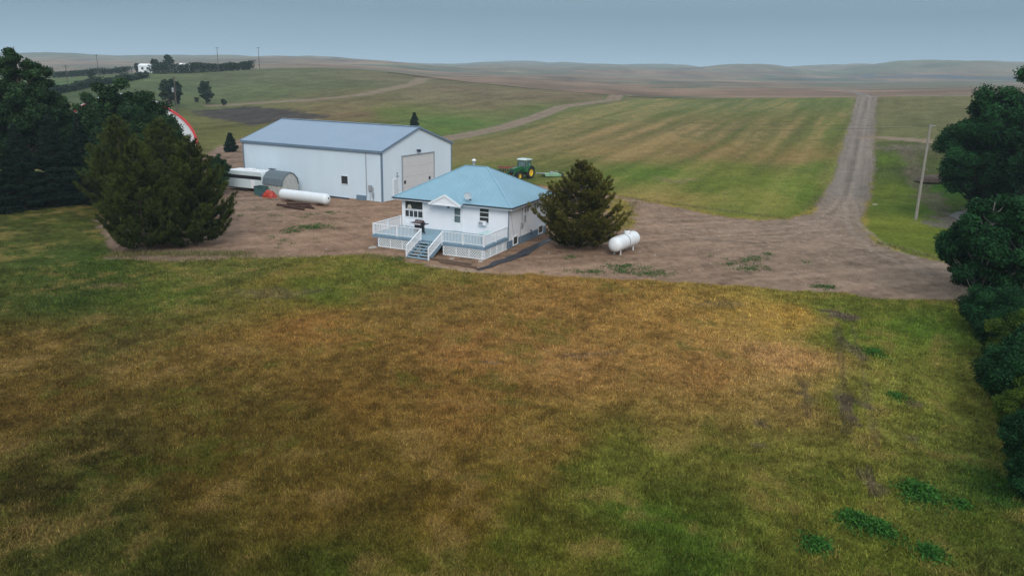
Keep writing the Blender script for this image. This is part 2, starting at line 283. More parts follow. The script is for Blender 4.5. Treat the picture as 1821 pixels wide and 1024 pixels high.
TRACKS = [(P2([(1488,575),(1496,640),(1503,700),(1508,770)]), .34, .42, (76, 62, 54)), (P2([(1515,575),(1530,640),(1545,720),(1560,790)]), .26, .3, (92, 78, 64)), (P2([(1430,680),(1436,740)]), .3, .45, (84, 70, 60)), (P2([(1545,830),(1552,880)]), .14, .6, (80, 68, 58)), (P2([(1505,325),(1488,360),(1455,392),(1380,408),(1250,410),(1120,385)]), .35, .4, (150, 132, 118)), (P2([(1518,325),(1505,365),(1475,402),(1400,420),(1260,424),(1130,402)]), .35, .4, (150, 132, 118)), (P2([(1512,340),(1530,400),(1580,440),(1700,490),(1800,520)]), .35, .4, (146, 132, 120)), (P2([(1500,350),(1510,408),(1560,452),(1690,505),(1800,540)]), .35, .35, (146, 132, 120)), (P2([(1490,370),(1440,400),(1330,416),(1200,418)]), .25, .35, (98, 84, 74)), (P2([(1100,360),(1000,345),(900,335)]), .4, .35, (150, 130, 114)), (P2([(640,420),(560,395),(470,400),(410,420)]), .4, .35, (100, 84, 72)), (P2([(650,400),(560,380),(480,385),(420,395)]), .4, .3, (104, 90, 76)),
 (P2([(1605,262),(1625,300),(1650,345),(1680,390)]), 1.6, .55, (96, 84, 74)), (P2([(1560,262),(1600,262),(1660,262)]), 3.0, .45, (110, 100, 88)), (P2([(1690,400),(1740,385),(1800,370)]), 3.2, .8, (104, 96, 92)), (P2([(1640,350),(1665,352)]), 1.4, .6, (92, 78, 68)),
 (P2([(200,458),(300,463),(420,456),(560,456)]), .8, .7, (132, 112, 92)), (P2([(760,472),(870,485)]), .5, .8, (150, 130, 112)), (P2([(1250,425),(1340,432),(1425,430)]), .14, .7, (92, 80, 72)), (P2([(1120,410),(1180,440),(1300,450),(1420,440)]), .3, .3, (110, 92, 82)), (P2([(1170,315),(1200,322),(1230,318)]), 1.5, .5, (122, 104, 82))]
# ------------------------------------------------------------------ object helpers
def kind(o, k): o['kind'] = k; return o
def tag(o, label, cat, group=None):
    o['label'] = label; o['category'] = cat
    if group: o['group'] = group
    return o
def np_mesh(name, V, Fc, mat, smooth=False, colr=None, parent=None, link=True):
    "V (n,3); Fc (m,k) index array"
    me = bpy.data.meshes.new(name); V = np.asarray(V, np.float32); Fc = np.asarray(Fc, np.int32); m, k_ = Fc.shape
    me.vertices.add(len(V)); me.vertices.foreach_set('co', V.ravel()); me.loops.add(m*k_); me.loops.foreach_set('vertex_index', Fc.ravel())
    me.polygons.add(m); me.polygons.foreach_set('loop_start', np.arange(0, m*k_, k_, dtype=np.int32))
    if smooth: me.polygons.foreach_set('use_smooth', np.ones(m, bool))
    me.update(calc_edges=True)
    if colr is not None:
        at = me.color_attributes.new('col', 'FLOAT_COLOR', 'POINT'); c4 = np.ones((len(V), 4), np.float32); c4[:, :3] = colr; at.data.foreach_set('color', c4.ravel())
    me.materials.append(mat)
    o = bpy.data.objects.new(name, me)
    if link: COL.objects.link(o)
    if parent: o.parent = parent
    return o
def empty(name, loc=(0, 0, 0), rz=0):
    o = bpy.data.objects.new(name, None); COL.objects.link(o); o.location = loc; o.rotation_euler = (0, 0, rz); o.empty_display_size = .3; return o
class MB:
    def __init__(s): s.v = []; s.f = []
    def add(s, vs, fs):
        n = len(s.v); s.v += [tuple(map(float, v)) for v in vs]; s.f += [tuple(n+i for i in f) for f in fs]; return s
    def box(s, x0, x1, y0, y1, z0, z1):
        return s.add([(x0,y0,z0),(x1,y0,z0),(x1,y1,z0),(x0,y1,z0),(x0,y0,z1),(x1,y0,z1),(x1,y1,z1),(x0,y1,z1)], [(0,3,2,1),(4,5,6,7),(0,1,5,4),(1,2,6,5),(2,3,7,6),(3,0,4,7)])
    def bar(s, a, b, w, h=None, up=(0, 0, 1)):
        h = h or w; a = Vector(a); b = Vector(b); d = (b-a).normalized(); u = Vector(up)
        if abs(d.dot(u)) > .98: u = Vector((0, 1, 0))
        r = d.cross(u).normalized(); u = r.cross(d).normalized(); vs = []
        for p in (a, b):
            for i, k_ in ((-1,-1),(1,-1),(1,1),(-1,1)): vs.append(p+r*i*w/2+u*k_*h/2)
        return s.add(vs, [(0,1,2,3)[::-1],(4,5,6,7),(0,1,5,4),(1,2,6,5),(2,3,7,6),(3,0,4,7)])
    def tube(s, pts, rad, n=10, cap=True):
        pts = [Vector(p) for p in pts]; rads = rad if isinstance(rad, (list, tuple)) else [rad]*len(pts); rings = []; base = len(s.v)
        for i, p in enumerate(pts):
            d = (pts[min(i+1, len(pts)-1)]-pts[max(i-1, 0)]).normalized(); u = Vector((0, 0, 1)) if abs(d.z) < .9 else Vector((0, 1, 0))
            r = d.cross(u).normalized(); u = r.cross(d)
            for k_ in range(n):
                a = 2*math.pi*k_/n; s.v.append(tuple(p+(r*math.cos(a)+u*math.sin(a))*rads[i]))
        for i in range(len(pts)-1):
            for k_ in range(n):
                a = base+i*n+k_; b = base+i*n+(k_+1) % n; s.f.append((a, b, b+n, a+n))
        if cap: s.f.append(tuple(base+k_ for k_ in range(n))[::-1]); s.f.append(tuple(base+(len(pts)-1)*n+k_ for k_ in range(n)))
        return s
    def lathe(s, prof, c=(0, 0, 0), axis='z', n=20, cap=True):
        base = len(s.v)
        for (r, h) in prof:
            for k_ in range(n):
                a = 2*math.pi*k_/n; x, y, z = r*math.cos(a), r*math.sin(a), h
                if axis == 'x': x, y, z = z, x, y
                if axis == 'y': x, y, z = x, z, y
                s.v.append((x+c[0], y+c[1], z+c[2]))
        for i in range(len(prof)-1):
            for k_ in range(n):
                a = base+i*n+k_; b = base+i*n+(k_+1) % n; s.f.append((a, b, b+n, a+n))
        
        if cap: s.f.append(tuple(base+k_ for k_ in range(n))[::-1]); s.f.append(tuple(base+(len(prof)-1)*n+k_ for k_ in range(n)))
        return s
    def prism(s, poly, a, b, axis='x'):
        "poly of (u,v) extruded along axis from a to b"
        def m(u, v, t): return (t, u, v) if axis == 'x' else ((u, t, v) if axis == 'y' else (u, v, t))
        n = len(poly); vs = [m(u, v, a) for u, v in poly]+[m(u, v, b) for u, v in poly]
        return s.add(vs, [tuple(range(n))[::-1], tuple(range(n, 2*n))]+[(i, (i+1) % n, n+(i+1) % n, n+i) for i in range(n)])
    def build(s, name, mat, parent=None, smooth=False, bevel=0, label=None):
        me = bpy.data.meshes.new(name); me.from_pydata(s.v, [], s.f); 
        import bmesh
        bm = bmesh.new(); bm.from_mesh(me); bmesh.ops.recalc_face_normals(bm, faces=bm.faces); bm.to_mesh(me); bm.free()
        me.materials.append(mat); o = bpy.data.objects.new(name, me); COL.objects.link(o)
        if smooth:
            me.polygons.foreach_set('use_smooth', [True]*len(me.polygons)); me.set_sharp_from_angle(angle=R(40))
        if parent: o.parent = parent
        if bevel:
            b = o.modifiers.new('bevel', 'BEVEL'); b.width = bevel; b.segments = 2; b.limit_method = 'ANGLE'
        if label: o['label'] = label
        return o
def mat(name, rgb, rough=.7, var=.12, scale=2., bump=0, bscale=20., metal=0, spec=.4, ribs=None, rgb2=None, stretch=(1, 1, 1), emit=None):
    m = bpy.data.materials.new(name); m.use_nodes = True; t = m.node_tree; N = t.nodes; L = t.links; bs = N['Principled BSDF']
    bs.inputs['Roughness'].default_value = rough; bs.inputs['Metallic'].default_value = metal; bs.inputs['Specular IOR Level'].default_value = spec
    co = N.new('ShaderNodeTexCoord'); mpn = N.new('ShaderNodeMapping'); mpn.inputs['Scale'].default_value = stretch; L.new(co.outputs['Object'], mpn.inputs[0])
    no = N.new('ShaderNodeTexNoise'); no.inputs['Scale'].default_value = scale; no.inputs['Detail'].default_value = 6; no.inputs['Roughness'].default_value = .65; L.new(mpn.outputs[0], no.inputs['Vector'])
    rp = N.new('ShaderNodeValToRGB'); L.new(no.outputs[0], rp.inputs[0])
    c = np.array(rgb, float); c2 = np.array(rgb2, float) if rgb2 else c
    rp.color_ramp.elements[0].position = .3; rp.color_ramp.elements[1].position = .7
    rp.color_ramp.elements[0].color = (*np.clip(c2*(1-var), 0, 1), 1); rp.color_ramp.elements[1].color = (*np.clip(c*(1+var), 0, 1), 1)
    L.new(rp.outputs[0], bs.inputs['Base Color'])
    last = None
    if bump:
        nb = N.new('ShaderNodeTexNoise'); nb.inputs['Scale'].default_value = bscale; nb.inputs['Detail'].default_value = 4; L.new(co.outputs['Object'], nb.inputs['Vector'])
        bp = N.new('ShaderNodeBump'); bp.inputs['Strength'].default_value = bump; bp.inputs['Distance'].default_value = .02; L.new(nb.outputs[0], bp.inputs['Height']); last = bp
    if ribs:
        ax, per, st = ribs; sp = N.new('ShaderNodeSeparateXYZ'); L.new(co.outputs['Object'], sp.inputs[0])
        mu = N.new('ShaderNodeMath'); mu.operation = 'MULTIPLY'; mu.inputs[1].default_value = 1/per; L.new(sp.outputs[ax], mu.inputs[0])
        fr = N.new('ShaderNodeMath'); fr.operation = 'FRACT'; L.new(mu.outputs[0], fr.inputs[0])
        pk = N.new('ShaderNodeMath'); pk.operation = 'GREATER_THAN'; pk.inputs[1].default_value = .86; L.new(fr.outputs[0], pk.inputs[0])
        bp = N.new('ShaderNodeBump'); bp.inputs['Strength'].default_value = st; bp.inputs['Distance'].default_value = .02; L.new(pk.outputs[0], bp.inputs['Height'])
        if last: L.new(last.outputs[0], bp.inputs['Normal'])
        last = bp
    if last: L.new(last.outputs[0], bs.inputs['Normal'])
    return m
def vmat(name, rough=.9, detail=(3.5, 17.), amp=(.35, .5), bump=.6, trans=0):
    m = bpy.data.materials.new(name); m.use_nodes = True; t = m.node_tree; N = t.nodes; L = t.links; bs = N['Principled BSDF']
    bs.inputs['Roughness'].default_value = rough; bs.inputs['Specular IOR Level'].default_value = .03
    at = N.new('ShaderNodeAttribute'); at.attribute_name = 'col'; geo = N.new('ShaderNodeNewGeometry'); prev = at.outputs['Color']; h = None
    for sc, am in zip(detail, amp):
        no = N.new('ShaderNodeTexNoise'); no.inputs['Scale'].default_value = sc; no.inputs['Detail'].default_value = 3; no.inputs['Roughness'].default_value = .6; L.new(geo.outputs['Position'], no.inputs['Vector'])
        r_ = N.new('ShaderNodeMapRange'); r_.inputs[1].default_value = .28; r_.inputs[2].default_value = .72; r_.inputs[3].default_value = 1-am; r_.inputs[4].default_value = 1+am; L.new(no.outputs[0], r_.inputs[0])
        mm = N.new('ShaderNodeMix'); mm.data_type = 'RGBA'; mm.blend_type = 'MULTIPLY'; mm.inputs[0].default_value = 1; L.new(prev, mm.inputs[6]); L.new(r_.outputs[0], mm.inputs[7]); prev = mm.outputs[2]; h = no
    L.new(prev, bs.inputs['Base Color'])
    if bump:
        bp = N.new('ShaderNodeBump'); bp.inputs['Strength'].default_value = bump; bp.inputs['Distance'].default_value = .06; L.new(h.outputs[0], bp.inputs['Height']); L.new(bp.outputs[0], bs.inputs['Normal'])
    return m
# ------------------------------------------------------------------ the land (one LOD grid, faces shared out to the land-use objects)
fine = R(38.6)
A = np.concatenate([np.linspace(-math.pi, -fine, 60)[:-1], np.linspace(-fine, fine, 900), np.linspace(fine, math.pi, 60)[1:]])
rs = [4., 9., 14., 17.]
while rs[-1] < 13500:
    r = rs[-1]; st = min(max(r*r/12000*1.05, .06), .011*r+.0 if r < 700 else .014*r)
    rs.append(r+max(st, .06))
RR = np.array(rs); nr, na = len(RR), len(A)
X = RR[:, None]*np.sin(A)[None]; Y = RR[:, None]*np.cos(A)[None]; Z = hgt(X, Y)
XF, YF = X.ravel(), Y.ravel()
CC, CLS, GMm = landuse(XF, YF)
i, j = np.meshgrid(np.arange(nr-1), np.arange(na-1), indexing='ij'); q = (i*na+j).ravel()
Q = np.stack([q, q+1, q+na+1, q+na], 1)[:, ::-1]
GAP_SHADE = 1-.26*(1-sst(50, 68, YF))*(1-GMm)   # ground darkened between the blades, gap shade put into the colour
Vg = np.stack([XF, YF, Z.ravel()], 1); fc = CLS[q]
MG = vmat('land', .95, (.55, 2.6, 11.), (.14, .32, .45), .7); MR = vmat('gravel', .95, (5., 22.), (.16, .30), .5); MH = vmat('far_land', .97, (.06, .4), (.12, .16), 0)
for c, (nm, mt) in {0: ('ground', MG), 1: ('terrain', MG), 2: ('hills', MH), 3: ('field', MG), 4: ('yard', MR), 5: ('road', MR), 6: ('path', MR)}.items():
    sel = Q[fc == c]
    if len(sel) == 0: continue
    u, inv = np.unique(sel, return_inverse=True)
    kind(np_mesh(nm, Vg[u], inv.reshape(-1, 4), mt, True, CC[u]*(GAP_SHADE[u][:, None] if c == 0 else 1)), 'structure')
del X, Y, Z
# ------------------------------------------------------------------ grass blades on the near lawn
rng = np.random.default_rng(5)
N_ = 560000
u = rng.random(N_); r_ = 1/np.sqrt(1/17.5**2-u*(1/17.5**2-1/78.**2)); az_ = rng.uniform(-R(38.3), R(38.3), N_)
r_ = np.where(rng.random(N_) < .45, 18+rng.random(N_)**1.0*50, r_)
gx = r_*np.sin(az_); gy_ = r_*np.cos(az_)
gc, gcl, ggm = landuse(gx, gy_)
ok = (gcl == 0) & (ggm < .25) & (gy_ < 66+.0*gx); gx, gy_, gc = gx[ok], gy_[ok], gc[ok]
n = len(gx); gz_ = hgt(gx, gy_); rr_ = np.hypot(gx, gy_)
tall = fbm(gx/1.3, gy_/1.3, 101, 3)
hh = (.035+.10*rng.random(n)**2)*(.5+tall)*(1+rr_/110); ww = .010+.016*rr_/40*(.5+rng.random(n)); th = rng.uniform(0, 2*math.pi, n); ln = rng.normal(0, .06, (n, 2))
B = np.stack([gx, gy_, gz_-.01], 1); dx = np.stack([np.cos(th)*ww, np.sin(th)*ww, np.zeros(n)], 1); tp = B+np.stack([ln[:, 0], ln[:, 1], hh], 1)
Vb = np.stack([B-dx, B+dx, tp], 1).reshape(-1, 3); Fb = np.arange(n*3).reshape(-1, 3)
tint = np.clip(rng.normal(1.16, .36, (n, 1)), .4, 2.2)*np.array([1, 1, 1])+rng.normal(0, .05, (n, 3))  # blades brightened against the darkened ground, light tips put into their colour
straw = (rng.random(n) < .10)[:, None]; gcb = np.where(straw, gc*1.2+lin((150, 122, 78))*.25, gc*tint)
MB_ = vmat('grass_blades', .85, (6.,), (.15,), 0)
kind(np_mesh('grass', Vb, Fb, MB_, False, np.repeat(np.clip(gcb, .003, .7), 3, 0)), 'stuff')
# ------------------------------------------------------------------ materials
M = {}
M['siding'] = mat('white_siding', (.80, .82, .875), .55, .03, 1.2, ribs=(2, .11, .15))
M['found'] = mat('blue_foundation', (.13, .20, .27), .8, .15, 4, bump=.3)
M['hroof'] = mat('teal_metal_roof', (.215, .375, .47), .5, .06, .8, spec=.3)
M['white'] = mat('white_trim', (.78, .81, .85), .5, .04, 3)
M['glass'] = mat('dark_glass', (.035, .04, .045), .12, .3, 1.5, spec=.6)
M['glass2'] = mat('grey_glass', (.12, .17, .18), .12, .4, 2.5, spec=.6)
M['dark'] = mat('dark_trim', (.03, .045, .07), .6, .1, 3)
M['steelblue'] = mat('blue_grey_trim', (.14, .21, .29), .6, .1, 3)
M['deck'] = mat('deck_paint', (.22, .34, .41), .6, .12, 2, ribs=(1, .14, .5))
M['deckedge'] = mat('deck_edge_paint', (.17, .26, .35), .6, .12, 2)
M['shedwall'] = mat('white_steel_siding', (.62, .74, .84), .5, .04, .35, ribs=(0, .25, .35), stretch=(1, 1, .25))
M['shedwall2'] = mat('white_steel_gable', (.64, .75, .84), .5, .04, .35, ribs=(1, .25, .35), stretch=(1, 1, .25))
M['shedroof'] = mat('blue_grey_steel_roof', (.225, .305, .40), .45, .05, .5, ribs=(0, .3, .3))
M['odoor'] = mat('overhead_door_paint', (.58, .59, .60), .5, .03, 1, ribs=(2, .6, .4))
M['grey'] = mat('galvanised_grey', (.28, .31, .34), .5, .15, 6)
M['black'] = mat('black_plastic', (.018, .018, .025), .45, .2, 4, bump=.4, bscale=6)
M['blk2'] = mat('black_enamel', (.015, .014, .02), .35, .2, 4)
M['red'] = mat('red_plastic', (.45, .05, .03), .5, .3, 3, rgb2=(.25, .03, .02))
M['rust'] = mat('rusty_steel', (.10, .05, .035), .85, .4, 6, rgb2=(.05, .03, .025))
M['tank'] = mat('white_tank_paint', (.75, .78, .80), .4, .05, 1.2)
M['tank2'] = mat('weathered_white_tank', (.70, .75, .79), .45, .07, .9)
M['shingle'] = mat('grey_shingles', (.12, .155, .18), .9, .35, 5, bump=.6, bscale=12, stretch=(1, 3, 3))
M['oldwood'] = mat('weathered_board', (.42, .44, .42), .85, .22, 2.5, bump=.3, stretch=(3, 3, .6))
M['green'] = mat('tractor_green', (.015, .11, .035), .4, .2, 4)
M['lgreen'] = mat('light_green_steel', (.20, .36, .22), .5, .3, 3)
M['yellow'] = mat('yellow_rim', (.75, .50, .03), .45, .1, 4)
M['tyre'] = mat('tyre_rubber', (.02, .02, .022), .8, .2, 9)
M['pole'] = mat('weathered_pole', (.27, .25, .22), .9, .25, 2, stretch=(4, 4, .5), bump=.3)
M['poled'] = mat('dark_pole', (.10, .085, .075), .9, .25, 2, stretch=(4, 4, .5))
M['bark'] = mat('bark', (.09, .07, .055), .95, .35, 5, bump=.5, stretch=(1, 1, .3))
M['paleb'] = mat('pale_bark', (.30, .28, .25), .9, .35, 5, stretch=(1, 1, .3))
M['soil'] = mat('bare_soil', (.085, .06, .045), .95, .35, 2, bump=.8, bscale=5)
M['grit'] = mat('grey_gravel_heap', (.15, .135, .13), .95, .3, 2, bump=.8, bscale=7)
M['concrete'] = mat('concrete', (.34, .32, .29), .9, .15, 3)
M['board'] = mat('brown_board', (.13, .085, .06), .9, .3, 3)
M['redtrim'] = mat('red_steel_trim', (.62, .055, .07), .5, .12, 2)
M['curtain'] = mat('lamp_shade_cloth', (.55, .52, .42), .8, .05, 3)
M['stone'] = mat('field_stone', (.34, .31, .28), .9, .3, 3)
# ------------------------------------------------------------------ bungalow
HX, HY, HYAW = -.465, 67.243, .4232; HWd, HDp, HE, HR, HO = 10.8, 8.97, 3.82, 6.52, .61
hs = empty('bungalow', (HX, HY, 0), -HYAW); tag(hs, 'white bungalow with a teal hipped roof and a small white porch gable', 'house')
HB = .70
MB().box(-HWd, 0, 0, HDp, HB, HE-.02).build('wall', M['siding'], hs)
MB().box(-HWd+.03, -.03, .03, HDp-.03, -.3, HB).build('foundation', M['found'], hs)
x0, x1, y0, y1 = -HWd-HO, HO, -HO, HDp+HO; ym = HDp/2; hw = (y1-y0)/2; rx0, rx1 = x0+hw*.96, x1-hw*.96
rf = MB(); rf.add([(x0,y0,HE),(x1,y0,HE),(x1,y1,HE),(x0,y1,HE),(rx0,ym,HR),(rx1,ym,HR),(x0,y0,HE-.05),(x1,y0,HE-.05),(x1,y1,HE-.05),(x0,y1,HE-.05)],
  [(0,1,5,4),(1,2,5),(2,3,4,5),(3,0,4),(6,9,8,7),(0,6,7,1),(1,7,8,2),(2,8,9,3),(3,9,6,0)])
roof = rf.build('roof', M['hroof'], hs)
hc = MB()
for a, b in (((x0,y0,HE),(rx0,ym,HR)), ((x1,y0,HE),(rx1,ym,HR)), ((x1,y1,HE),(rx1,ym,HR)), ((x0,y1,HE),(rx0,ym,HR)), ((rx0,ym,HR),(rx1,ym,HR))):
    a = Vector(a)+Vector((0, 0, .03)); b = Vector(b)+Vector((0, 0, .03)); hc.bar(a-Vector((0, 0, .02)), b-Vector((0, 0, .02)), .16, .03)
# raised seams
for side in range(2):
    yy = y0 if side == 0 else y1
    xx = x0+.3
    while xx < x1:
        t = min(1, (xx-x0)/(rx0-x0), (x1-xx)/(x1-rx1)); hc.bar((xx, yy, HE+.015), (xx, yy+(ym-yy)*t, HE+(HR-HE)*t+.015), .02, .004); xx += .4
for side in range(2):
    xe = x1 if side == 0 else x0; xr = rx1 if side == 0 else rx0; yy = y0+.3
    while yy < y1:
        t = min((yy-y0)/(ym-y0), (y1-yy)/(y1-ym)); hc.bar((xe, yy, HE+.015), (xe+(xr-xe)*t, yy, HE+(HR-HE)*t+.015), .02, .004); yy += .4
hc.build('ridge_cap', M['hroof'], roof)
fa = MB(); t_ = .04
fa.box(x0, x1, y0-.0, y0+t_, HE-.24, HE-.052); fa.box(x1-t_, x1, y0+t_, y1-t_, HE-.24, HE-.052); fa.box(x0, x0+t_, y0+t_, y1-t_, HE-.24, HE-.052); fa.box(x0, x1, y1-t_, y1, HE-.24, HE-.052)
fa.box(x0+t_, x1-t_, y0+t_, -.002, HE-.24, HE-.20); fa.box(.002, x1-t_, -.0, y1-t_, HE-.24, HE-.20); fa.box(x0+t_, -HWd-.002, 0, y1-t_, HE-.24, HE-.20)
fa.build('fascia', M['white'], roof)
for bb in ((x0-.06, -7.35, y0-.10, y0-.004), (-4.1, x1+.003, y0-.10, y0-.004), (x1+.004, x1+.08, y0, y1)): MB().box(*bb, HE-.12, HE-.02).build('gutter', M['dark'], roof)
# porch gable
gx0, gx1, gp = -7.35, -4.1, -5.72; gy0 = y0-.5
pg = MB(); pg.prism([(gx0+.18, 3.62), (gx1-.18, 3.62), (gp, 4.36)], gy0+.06, gy0+.12, 'y'); pg.box(gx0+.2, gx1-.2, gy0+.12, -.01, 3.56, 3.62)
pg.box(gx0+.15, gx0+.27, gy0+.12, -.62, 3.44, 3.56); pg.box(gx1-.27, gx1-.15, gy0+.12, -.62, 3.44, 3.56); pgo = pg.build('porch_gable', M['siding'], hs)
gtr = MB(); gtr.bar((gx0, gy0+.02, 3.58), (gp, gy0+.02, 4.45), .10, .17); gtr.bar((gx1, gy0+.021, 3.58), (gp, gy0+.021, 4.45), .10, .17); gtr.bar((gx0+.1, gy0+.03, 3.58), (gx1-.1, gy0+.03, 3.58), .06, .10); gtr.build('gable_trim', M['white'], pgo)
gr_ = MB()
yb = 1.1
for sx, ex in ((gx0, 0), (gx1, 0)):
    ybk = y0+(4.5-HE)/((HR-HE)/(ym-y0)); gr_.add([(sx,gy0-.03,3.66),(gp,gy0-.03,4.53),(gp,ybk+.1,4.53),(sx,y0+.0,3.84 if 0 else 3.66+.0)], [(0,1,2,3)])
    gr_.add([(sx,gy0-.03,3.60),(gp,gy0-.03,4.47),(gp,ybk+.1,4.47),(sx,y0+.0,3.60)], [(0,1,2,3)])
gr_.build('gable_roof', M['hroof'], pgo)
def window(parent, x0, x1, z0, z1, y=0, ax='y', sgn=-1, bars=(), vb=(), fw=.07, glass='glass', name='window'):
    def bx(m, a, b, c, d, e, f):
        if ax == 'y': m.box(a, b, y+sgn*f if sgn < 0 else y+e, y+sgn*e if sgn < 0 else y+f, c, d)
        else: m.box(y+e, y+f, a, b, c, d)
    g = MB(); bx(g, x0, x1, z0, z1, .003, .02); w = g.build(name, M[glass], parent)
    m = MB(); bx(m, x0-fw, x0, z0-fw, z1+fw, .002, .06); bx(m, x1, x1+fw, z0-fw, z1+fw, .002, .06); bx(m, x0, x1, z1, z1+fw, .002, .058); bx(m, x0, x1, z0-fw, z0, .002, .075)
    for b in bars: bx(m, x0, x1, b-.03, b+.03, .021, .05)
    for b in vb: bx(m, b-.025, b+.025, z0, z1, .021, .048)
    m.build('window_frame', M['white'], w); return w
bw = window(hs, -10.42, -8.58, 2.02, 3.50, bars=(2.72, 2.62), vb=())
for v in (-10.0, -9.55, -9.1): MB().box(v-.03, v+.03, -.05, -.021, 2.03, 2.59).build('muntin', M['white'], bw)
lm = MB(); lm.lathe([(.25, 0), (.13, .34)], (-9.98, -.035, 2.80), n=14)
for q in range(len(lm.v)): lm.v[q] = (lm.v[q][0], -.035+(lm.v[q][1]+.035)*.06, lm.v[q][2])
lm.build('lamp_shade', M['curtain'], bw)
window(hs, -2.74, -1.86, 2.20, 3.42, bars=(3.10, 2.68))
ac = MB().box(-2.70, -2.02, -.38, -.08, 1.98, 2.36).build('window_air_conditioner', M['white'], hs, bevel=.02)
MB().box(-2.66, -2.28, -.387, -.381, 2.03, 2.30).build('grille', M['grey'], ac)
door = MB().box(-5.44, -4.50, -.05, -.004, 1.16, 3.34).build('door', M['white'], hs)
MB().box(-5.27, -4.68, -.060, -.052, 1.95, 3.22).build('door_glass', M['glass2'], door)
dm = MB().box(-5.27, -4.68, -.075, -.061, 2.56, 2.62); dm.box(-5.52, -5.44, -.07, -.002, 1.14, 3.42); dm.box(-4.50, -4.42, -.07, -.002, 1.14, 3.42); dm.box(-5.44, -4.50, -.07, -.002, 3.34, 3.42); dm.build('door_frame', M['white'], door)
MB().lathe([(.03, 0), (.045, .03), (.0, .06)], (-5.37, -.06, 2.14), 'y', 10).build('handle', M['grey'], door)
MB().box(-5.95, -5.83, -.14, -.003, 3.18, 3.36).build('porch_light', M['dark'], hs)
for a, b in ((3.45, 4.5), (5.65, 6.75)): window(hs, a, b, 2.72, 3.44, 0, 'x', vb=((a+b)/2,), glass='glass2')
for a, b in ((1.15, 2.05), (6.95, 7.95)): window(hs, a, b, .22, .88, .0, 'x', vb=(), fw=.09, glass='glass', name='basement_window')
MB().tube([(.12, -.02, HE-.25), (.07, -.05, HE-.5), (.07, -.05, .15)], .05, 8).build('downspout', M['steelblue'], hs)
em = MB().box(.004, .16, 2.66, 3.0, 1.50, 1.92).build('electric_meter', M['grey'], hs); MB().tube([(.1, 2.83, 1.92), (.1, 2.83, 3.3)], .03, 8).tube([(.05, 2.6, 1.5), (.05, 2.6, .2)], .02, 6).build('conduit', M['grey'], em)
MB().box(.004, .12, 3.45, 3.65, 1.9, 2.5).build('cable_box', M['grey'], hs)
MB().tube([(.05, .35, 3.5), (.03, .9, 1.9), (.03, 1.3, .95)], .012, 6).build('cable', M['grey'], hs)
MB().tube([(.02, 4.9, .9), (.18, 4.9, .95), (.2, 4.9, .5)], .045, 8, ).build('dryer_vent', M['dark'], hs)
ch = MB().lathe([(.11, 0), (.11, .75)], (-6.0, 5.1, 6.1), n=14).build('chimney_pipe', M['grey'], hs, smooth=True); MB().lathe([(.2, 0), (.2, .1), (.02, .2)], (-6.0, 5.1, 6.9), n=14).build('chimney_cap', M['white'], ch, smooth=True)
sd = MB().tube([(-3.75, -.35, 3.9), (-3.75, -.42, 4.3)], .025, 8).tube([(-3.75, -.42, 4.3), (-3.2, -1.0, 4.25)], .015, 6).build('satellite_dish', M['grey'], hs)
di = MB(); di.lathe([(.02, 0), (.18, .02), (.30, .06), (.34, .09), (.34, .095), (.30, .07), (.18, .035), (.02, .015)], (0, 0, 0), 'z', 20)
o = di.build('reflector', mat('dish_grey', (.36, .42, .47), .5, .05), sd, smooth=True); o.location = (-3.72, -.48, 4.45); o.rotation_euler = (R(62), 0, R(25))
MB().box(-3.26, -3.14, -1.06, -.94, 4.2, 4.32).build('receiver', M['dark'], sd)
# ------------------------------------------------------------------ deck
dk = empty('deck', (HX, HY, 0), -HYAW); tag(dk, 'raised blue-grey wooden deck with white railings along the front of the bungalow', 'deck')
DX0, DX1, DY, DZ = -10.95, 0.0, -4.62, 1.10; SX0, SX1 = -6.05, -3.95
MB().box(DX0, DX1, DY, -.012, DZ-.06, DZ).build('deck_boards', M['deck'], dk)
fm = MB().box(DX0-.02, SX0-.02, DY-.04, DY-.004, DZ-.26, DZ-.01).box(SX1+.02, DX1+.02, DY-.04, DY-.004, DZ-.26, DZ-.01).box(SX0, SX1, DY-.03, DY-.004, DZ-.26, DZ-.08).box(DX0-.04, DX0-.004, DY, -.02, DZ-.26, DZ-.01).box(DX1+.004, DX1+.04, DY, -.02, DZ-.26, DZ-.01)
fm.build('fascia', M['deckedge'], dk)
for px in (DX0+.5, -8.3, SX0-.1, SX1+.1, -2., DX1-.15):
    for py in (DY+.15, -2.3): MB().box(px-.06, px+.06, py-.06, py+.06, -.1, DZ-.27).build('support_post', M['deckedge'], dk)
def lattice(a, b, z0, z1, name='lattice'):
    a = Vector(a); b = Vector(b); L_ = (b-a).length; d = (b-a).normalized(); H_ = z1-z0; m = MB(); nrm = Vector((-d.y, d.x, 0)); s = -H_
    k_ = 0
    while s < L_:
        for sg in (0, 1):
            p, q = max(s, 0), min(s+H_, L_)
            if q-p > .05:
                if sg == 0: A_, B_ = (p, z0+(p-s)), (q, z0+(q-s))
                else: A_, B_ = (p, z1-(p-s)), (q, z1-(q-s))
                off = nrm*(.012 if sg else -.004)
                m.bar(Vector((a.x, a.y, 0))+d*A_[0]+Vector((0, 0, A_[1]))+off, Vector((a.x, a.y, 0))+d*B_[0]+Vector((0, 0, B_[1]))+off, .012, .045, up=nrm.cross(d))
        s += .23
    for z in (z0, z1): m.bar((a.x, a.y, z), (b.x, b.y, z), .05, .06)
    k_ = 0
    while k_*1.22 <= L_+.01: p = a+d*min(k_*1.22, L_); m.box(p.x-.035, p.x+.035, p.y-.03, p.y+.03, z0, z1); k_ += 1
    return m.build(name, M['white'], dk)
